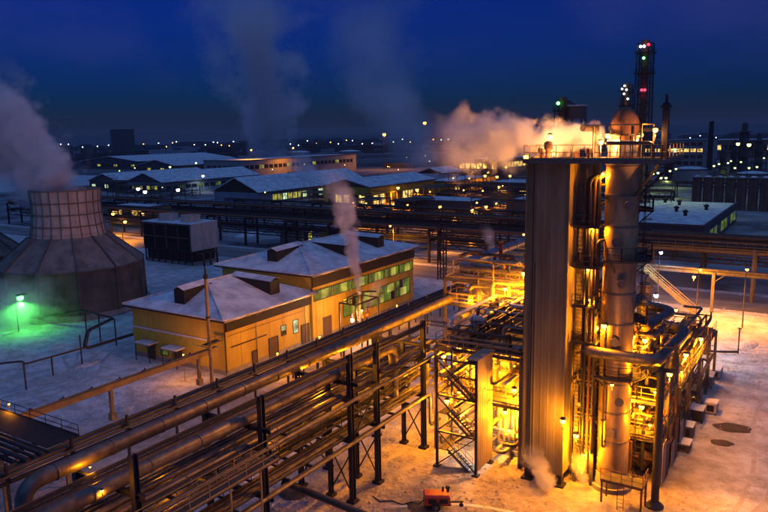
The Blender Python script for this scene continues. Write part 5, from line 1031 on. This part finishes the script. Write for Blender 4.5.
for px, py, x, pw in ((595.7, 328, 13.4, 360), (604, 326, 12.5, 360), (628, 402, 15.5, 420), (632.5, 337, 15.6, 360)): L(px, py, 'x', x, pw, 'sodium lamp fixed close against the tall column', 'sodium lamps on the column')
for px, py, x, pw in ((645, 340.5, 17.6, 420), (641.6, 407, 17.5, 420), (669.7, 374, 14.5, 420)): L(px, py, 'x', x, pw, 'sodium lamp in the frame between column and dark pole', 'sodium lamps in the column frame')
for px, py, y, pw in ((576, 435.6, -15.2, 420), (563, 421, -14.7, 260)): L(px, py, 'y', y, pw, 'sodium lamp low against the flue box side wall', 'sodium lamps low on the flue box')
for px, py, y, pw in ((686, 355, -21.2, 450), (701, 339, -21.2, 450)): L(px, py, 'y', y, pw, 'sodium lamp on the outer railing of the long unit frame', 'sodium lamps on the long unit frame', stem=1.4)
for px, py, y, pw in ((672, 345, -16, 420), (690, 322, -14, 420), (676, 310, -13, 420)): L(px, py, 'y', y, pw, 'sodium lamp among the vessels of the long unit frame', 'sodium lamps among the unit vessels', stem=1.4)
# top platform
for px, py, x, pw, lab in ((550, 136.5, 12.5, 900, 'sodium lamp burning inside the orange steam on the top platform'), (607.6, 135.5, 12.6, 700, 'sodium lamp beside the column head on the top platform'), (655.4, 130, 12.0, 500, 'sodium lamp on the dark post of the top platform'), (641, 135, 14.5, 300, 'sodium lamp behind the column head'), (601, 142.5, 12.9, 900, 'sodium lamp at the vent where the orange steam leaves'), (587.7, 150, 12, 200, 'low sodium lamp on the top platform deck'), (553.7, 153.7, 11, 160, 'low sodium lamp at the corner of the top platform railing')):
    L(px, py, 'x', x, pw * .24, lab, None, SODP, .2 if pw > 250 else .12, min(1.2, .3 if py > 145 else 1.2), False)
for px, py, x in ((603, 174, 13.3), (592, 228, 13.0), (590, 300, 13.2), (588, 270, 12.9)): L(px, py, 'x', x, 160, 'sodium lamp in the slot between flue box and column', 'sodium lamps between flue box and column', SOD, .13, .4)
for px, py, x in ((478, 372, 17), (497, 331, 24), (486, 316, 26), (470, 300, 28), (499, 372, 18), (467, 372, 15), (508, 330, 25), (520, 320, 26), (515, 366, 19), (519, 410, 15), (509, 430, 14.8)): L(px, py, 'x', x, 150, 'small sodium lamp in the pipework behind the stair tower', 'small sodium lamps in the pipework', SOD, .13, .6)
for px, py, y in ((655, 392, -20.8), (650, 425, -20.8), (664, 352, -18), (682, 372, -20.8), (655, 338, -15), (668, 330, -14), (612, 385, -19.5), (588, 382, -15.5), (584, 455, -15.6)): L(px, py, 'y', y, 150, 'small sodium lamp in the frame round the column', 'small sodium lamps round the column', SOD, .13, .6)
cf = bpy.data.lights.new('lamp_light', 'SPOT'); cf.energy = 3200 * LAMP; cf.color = SOD; cf.spot_size = R(62); cf.spot_blend = .6; cf.shadow_soft_size = .2  # spot of a floodlight added to brighten the rack pipes
fl_ = thing('added_rack_floodlight', 'added floodlight on the top platform corner, aimed to brighten the pipe rack', 'lamp', (10.45, -10.9, 28.75)); cfo = bpy.data.objects.new('lamp_light', cf); col.objects.link(cfo); cfo.parent = fl_; cfo.location = (-.45, .1, .1)
cfo.rotation_euler = (Vector((10, -10.8, 28.85)) - Vector((-12, 3, 9))).to_track_quat('Z', 'Y').to_euler()
part('bracket', 'steel_dark', fl_, lambda b: b.beam((10.45, -10.9, 28.6), (10.3, -10.85, 28.9), .08)); part('housing', 'steel_dark', fl_, lambda b: b.box(10.12, 10.4, -11.1, -10.6, 28.75, 29.1)); part('lens', 'e_sod', fl_, lambda b: b.box(10.08, 10.12, -11.05, -10.65, 28.8, 29.05))
for k, (x, y, z) in enumerate(((-26, 2.7, 8.6), (-17, 2.6, 8.6), (-7, 2.7, 8.6), (2, 2.7, 8.6), (8, 2.7, 8.6))): bulkhead((x, y, z), SOD, 45, 'small lamp added between the tiers of the pipe rack to light the pipes', 'added lamps in the pipe rack', .08, .3)  # lamps added for orange highlights on the rack pipes
fl2 = thing('added_steam_floodlight', 'added floodlight on the far railing of the top platform, lighting the orange steam', 'lamp', (18.6, -10.5, 28.72)); cf2 = bpy.data.lights.new('lamp_light', 'SPOT'); cf2.energy = 4500 * LAMP; cf2.color = SODP; cf2.spot_size = R(75); cf2.spot_blend = .7; cf2.shadow_soft_size = .2  # floodlight added to light the far end of the plume
co2 = bpy.data.objects.new('lamp_light', cf2); col.objects.link(co2); co2.parent = fl2; co2.location = (0, .35, 1.0); co2.rotation_euler = (Vector((18.6, -10.2, 29.7)) - at_d(455, 135, 72)).to_track_quat('Z', 'Y').to_euler()
part('bracket', 'steel_dark', fl2, lambda b: b.beam((18.6, -10.5, 28.72), (18.6, -10.5, 29.6), .08)); part('housing', 'steel_dark', fl2, lambda b: b.box(18.35, 18.85, -10.55, -10.3, 29.5, 29.9)); part('lens', 'e_sod', fl2, lambda b: b.box(18.4, 18.8, -10.3, -10.26, 29.55, 29.85))
# pipe rack work lights
for px, py, x, lab in ((316, 375, -2, 'work light under the thick rack pipe'), (360, 358, 4.6, 'work light between the rack posts by the valve manifold')): L(px, py, 'x', x + 3, 300, lab, None, SOD, .24)
bulkhead((39.2, 25.8, 5.2), SOD, 500, 'sodium lamp added on the valve manifold frame to light the steam', None, .18, .9)  # lamp added to brighten the white steam jet
L(352, 319, 'y', 27, 100, 'white lamp on the valve manifold jib', None, WHT, .2)
L(90, 467, 'y', 4.6, 25, 'small orange lamp at the U-bend of the thick pipe', None, SOD, .06, .3); L(102, 491, 'y', 1.0, 25, 'small orange lamp on the short thick pipe', None, SOD, .09, .3); L(9, 404, 'z', 6.2, 30, 'small orange lamp on the cross rack', None, SOD, .1, .3)
bulkhead((14.2, 36.5, 3.6), SOD, 110, 'small orange lamp where the ochre trestle meets the building', None, .11, 3.5)
# yard lamps
for px, py in ((250, 150), (292, 148)): p = at_d(px, py, 540); mast((p.x, p.y, 0), p.z, SOD, 4000, 'mast lamp added near the foot of the dusky steam cloud to light it', 'added mast lamps under the steam cloud', .7, 1.2, .3)  # masts added to light the steam cloud from its foot
def lampmast_px(px, py, z, c, pw, label, group, r=.3, arm=1.2, w=.12):
    p = at_z(px, py, z); return mast((p.x - arm, p.y, 0), z, c, pw, label, group, r, arm, w)
lampmast_px(656, 296, 8, WHT, 800, 'white yard lamp glowing in the mist by the yard stair', None, .35); lampmast_px(661, 253, 10.5, WHT, 500, 'white lamp above the pipe bridge deck', None, .3)
L(694, 277, 'x', 80, 700, 'sodium lamp at the top of the yard stair', None, SOD, .28)
lampmast_px(20, 298, 5.5, GRN, 600, 'green floodlight shining at the foot of the cooling tower', None, .55, .8)
for px, py in ((700, 300), (747, 300)): lampmast_px(px, py - 30, 9, SOD, 1500, 'sodium street lamp standing by the slushy road', 'street lamps along the slushy road', .25)
for y in (58, 24): mast((100.6, y, 0), 9, SOD, 2200, 'sodium street lamp standing by the slushy road', 'street lamps along the slushy road', .25, -1.4)
# unseen masts added to light the yard, small lamps added for the ochre facade
for x, y, z, pw in ((35, -44, 9, 260), (62, -50, 9, 300), (4, -38, 9, 300), (-12, -26, 9, 300)):
    mast((x, y, 0), z, SOD, pw, 'unseen sodium lamp mast added to light the open unit yard', 'added yard lamps out of view', .22)
for x in (22, 31, 41, 52): bulkhead((x, 27.5, 3.0), SOD, 190, 'small sodium lamp added before the ochre building to light its facade', 'added lamps before the ochre building', .13, 2.9)
# middle distance
for px, py, z, pw in ((478, 168, 8, 500), (488, 172, 10, 500), (506, 167, 12, 500), (497, 177, 9, 700), (499, 187, 8, 900), (485, 176, 9, 400), (440, 207, 7, 900), (486, 207, 7, 500), (472, 210, 6, 800), (510, 176, 8, 500), (398, 188, 7, 900), (417, 190, 7, 700), (380, 187, 7, 600), (348, 186, 6, 700), (455, 216, 7, 300), (384, 212, 7, 300), (113, 214, 7, 500), (125, 222, 6, 600)):
    lampmast_px(px, py, z, SOD, pw * 1.8, 'orange sodium lamp in the pipework beyond the trestles', 'orange lamps beyond the trestles', .7 if py < 200 else .5)
for px, py in ((383.5, 134.5), (424, 123)): p = at_d(px, py, 620); mast((p.x, p.y, 0), p.z, SOD, 5000, 'tall mast with one big orange lamp on the skyline', 'tall orange mast lamps', 1.5, 1.2, .35)
for k, (px, py) in enumerate(((653, 174), (658, 173), (664, 172), (670, 171), (676, 169), (661, 178), (666, 178), (714, 166), (719, 164), (728, 163), (731, 161), (741, 162), (735, 168), (749, 168), (757, 167), (738, 144), (743, 133), (749, 145), (675, 150), (764, 158))):
    lampmast_px(px, py, 9 if py > 150 else 24, YGR, 500 if k % 3 == 0 else 0, 'yellow-green lamp in the far plant beyond the silos', 'yellow-green lamps of the far plant', .6 if py > 150 else .8)
for px, py in ((157, 163), (196, 163), (170, 167), (203, 176), (145, 192), (138, 189), (178, 190)): lampmast_px(px, py, 9, WHT if px != 170 else YGR, 300, 'pale lamp among the snow-roofed workshops', 'pale lamps among the workshops', .8)
rnd = random.Random(31)
for px in (60, 68, 82, 97, 108, 117, 128, 143, 158, 166, 172, 176, 194, 205, 213, 217, 221, 229, 233, 290, 298, 307, 316, 330, 338, 346, 352, 362, 372, 393, 402, 410, 433, 441, 448, 456, 463, 690, 700, 716, 761):
    d = rnd.uniform(900, 1700); p = at_d(px, (134 + (384 - px) * .0175) + rnd.uniform(4, 9) + (1 if px > 280 else 0), d)
    if p.z < 4: p.z = 4
    mast((p.x, p.y, 0), p.z, WHT if rnd.random() < .75 else SOD, 0, 'tiny pale street lamp of the town near the skyline', 'town lamps near the skyline', d * .00075, 1, .2)

# ------------------------------------------------------------------ steam
def plume(name, label, base, tip, r0, r1, dens, bx=0, by=0, power=.8, warp=1.0, nscale=.5, colr=(1, 1, 1), fade=.55, soft=.35, seed=0):
    base, tip = Vector(base), Vector(tip); ax = tip - base; Ln = ax.length
    n = 20; seg = 16; rnd_ = random.Random(seed); b = MB(); P = []; rr = []
    for k in range(seg + 1):
        t = k / seg; P.append((bx * t * t, by * t * t, Ln * t)); rr.append((r0 + (r1 - r0) * t ** power) * 1.25 + .1)
    b.tube(P, rr, n)
    m = bpy.data.materials.new(name + '_volume'); m.use_nodes = True; N = m.node_tree; N.nodes.clear()
    out = N.nodes.new('ShaderNodeOutputMaterial'); pv = N.nodes.new('ShaderNodeVolumePrincipled'); N.links.new(pv.outputs[0], out.inputs['Volume'])
    pv.inputs['Color'].default_value = (*colr, 1); pv.inputs['Anisotropy'].default_value = -.1
    tc = N.nodes.new('ShaderNodeTexCoord')
    def mth(op, a, b_=None, cl=False):
        x = N.nodes.new('ShaderNodeMath'); x.operation = op; x.use_clamp = cl
        for i, v in ((0, a), (1, b_)):
            if v is None: continue
            if isinstance(v, (int, float)): x.inputs[i].default_value = v
            else: N.links.new(v, x.inputs[i])
        return x.outputs[0]
    sep = N.nodes.new('ShaderNodeSeparateXYZ'); N.links.new(tc.outputs['Object'], sep.inputs[0])
    t = mth('DIVIDE', sep.outputs[2], Ln, True)
    tt_ = mth('MULTIPLY', t, t); rad = mth('ADD', mth('MULTIPLY', mth('POWER', t, power), r1 - r0), r0)
    of = N.nodes.new('ShaderNodeVectorMath'); of.operation = 'ADD'; of.inputs[1].default_value = (seed * 7.3, seed * 3.1, seed * 1.7); N.links.new(tc.outputs['Object'], of.inputs[0])
    nw = N.nodes.new('ShaderNodeTexNoise'); nw.inputs['Scale'].default_value = nscale * .55; nw.inputs['Detail'].default_value = 1; N.links.new(of.outputs[0], nw.inputs['Vector'])
    sw = N.nodes.new('ShaderNodeSeparateColor'); N.links.new(nw.outputs['Color'], sw.inputs[0])
    amp = mth('MULTIPLY', rad, warp)
    x = mth('ADD', mth('SUBTRACT', sep.outputs[0], mth('MULTIPLY', tt_, bx)), mth('MULTIPLY', mth('SUBTRACT', sw.outputs[0], .5), amp))
    y = mth('ADD', mth('SUBTRACT', sep.outputs[1], mth('MULTIPLY', tt_, by)), mth('MULTIPLY', mth('SUBTRACT', sw.outputs[1], .5), amp))
    dist = mth('DIVIDE', mth('SQRT', mth('ADD', mth('MULTIPLY', x, x), mth('MULTIPLY', y, y))), rad)
    nf = N.nodes.new('ShaderNodeTexNoise'); nf.inputs['Scale'].default_value = nscale; nf.inputs['Detail'].default_value = 5; nf.inputs['Roughness'].default_value = .64; N.links.new(of.outputs[0], nf.inputs['Vector'])
    body = mth('ADD', mth('SUBTRACT', 1.0, dist), mth('MULTIPLY', mth('SUBTRACT', nf.outputs['Fac'], .52), 2.4))
    den = N.nodes.new('ShaderNodeMapRange'); den.inputs[1].default_value = .12; den.inputs[2].default_value = .12 + soft; N.links.new(body, den.inputs[0])
    edge = N.nodes.new('ShaderNodeMapRange'); edge.inputs[1].default_value = 1.2; edge.inputs[2].default_value = .9; N.links.new(dist, edge.inputs[0])
    f = N.nodes.new('ShaderNodeMapRange'); f.interpolation_type = 'SMOOTHSTEP'; f.inputs[1].default_value = fade; f.inputs[2].default_value = 1.0; f.inputs[3].default_value = 1; f.inputs[4].default_value = 0; N.links.new(t, f.inputs[0])
    thin = mth('DIVIDE', r0 + .4 * (r1 - r0), rad)
    d = mth('MULTIPLY', mth('MULTIPLY', mth('MULTIPLY', den.outputs[0], edge.outputs[0]), mth('MULTIPLY', f.outputs[0], thin)), dens)
    N.links.new(d, pv.inputs['Density'])
    o = b.build(name, m, None, True, shift=False)
    o.rotation_mode = 'QUATERNION'; o.rotation_quaternion = ax.to_track_quat('Z', 'Y'); o.location = base
    tag(o, label, 'steam', None, 'stuff'); return o
STEAM = True
if STEAM:
    plume('steam_plume', 'thick orange-lit steam plume blowing off the top of the column', at_x(603, 136, 15), at_d(425, 146, 72), .7, 3.9, 1.9, power=.55, nscale=.55, warp=1.6, fade=.45, soft=.6, seed=1)
    plume('steam_plume', 'white steam jet rising straight up from the valve manifold', (40.5, 27, 7.3), at_y(334, 160, 27), .45, 2.8, 2.3, power=.8, nscale=.6, warp=1.5, fade=.35, soft=.65, seed=2)
    plume('steam_plume', 'grey steam drifting off the pale cooling tower stack', CT + Vector((0, 0, 21.6)), at_d(-40, 92, 140), 6.2, 12, .5, power=.6, nscale=.14, warp=1.0, fade=.55, seed=3)
    plume('steam_plume', 'wide dusky steam cloud rising high over the long works building', at_z(275, 168), at_d(232, -60, 560), 14, 62, .13, bx=12, power=.7, nscale=.034, warp=1.5, fade=.35, soft=.7, seed=4)
    plume('steam_plume', 'warm puff of steam over the green windows of the ochre hall', at_y(365, 312, 31), at_y(384, 272, 31), .5, 1.5, .6, nscale=.7, fade=.4, seed=5)
    plume('steam_plume', 'low steam curling round the legs of the flue box', (9.8, -13.8, .6), (11, -10.5, 3.6), .8, 1.5, .9, nscale=.8, fade=.3, seed=6)
    plume('steam_plume', 'low steam beside the column skirt', (12.2, -15.9, .5), (11.8, -14.8, 3.6), .5, 1.0, .9, nscale=.9, fade=.3, seed=7)
    plume('steam_plume', 'thin steam wisp beyond the gabled shed', at_z(318, 192), at_d(292, 150, 330), 3, 8, .09, nscale=.12, fade=.4, seed=8)
    plume('steam_plume', 'thin orange steam wisp behind the vent stack', at_x(492, 250, 60), at_x(486, 222, 60), .6, 1.6, .35, nscale=.6, fade=.4, seed=9)
    plume('steam_plume', 'faint high steam trailing above the far orange lamps', at_d(430, 160, 420), at_d(330, -40, 560), 12, 55, .035, bx=-20, power=.7, nscale=.025, warp=1.3, fade=.3, soft=.9, seed=10)
    plume('steam_plume', 'green-lit mist around the floodlight at the cooling tower', at_z(14, 318), at_z(30, 296, 7), 4.2, 6.5, .4, nscale=.3, fade=.4, soft=.8, seed=11)
    plume('steam_mist', 'thin warm mist hanging over the platform behind the stair tower', (13, -5, 1), (30, -6, 15), 4.5, 8, .06, power=.6, nscale=.2, fade=.7, soft=1.2, seed=12)
    plume('steam_mist', 'thin warm mist hanging between the column and the yard stair', (18, -17, 1), (62, -12, 10), 4.5, 9, .05, power=.6, nscale=.16, fade=.6, soft=1.2, seed=13)
# ------------------------------------------------------------------ evening haze: one even box of air
hz = MB().box(-400, 7600, -6000, 6000, -3, 110).build('haze', 'black', None, shift=False)
hm = bpy.data.materials.new('haze_air'); hm.use_nodes = True; hn = hm.node_tree; hn.nodes.clear()
ho = hn.nodes.new('ShaderNodeOutputMaterial'); hv = hn.nodes.new('ShaderNodeVolumePrincipled'); hn.links.new(hv.outputs[0], ho.inputs['Volume'])
hv.inputs['Color'].default_value = (0.75, 0.84, 1.0, 1); hv.inputs['Density'].default_value = 0.00007; hv.inputs['Anisotropy'].default_value = 0.2
hz.data.materials.clear(); hz.data.materials.append(hm); tag(hz, 'thin blue evening haze over the whole plant', 'haze', None, 'stuff')
#@@END
for o in bpy.data.objects:
    if '_w' in o: del o['_w']
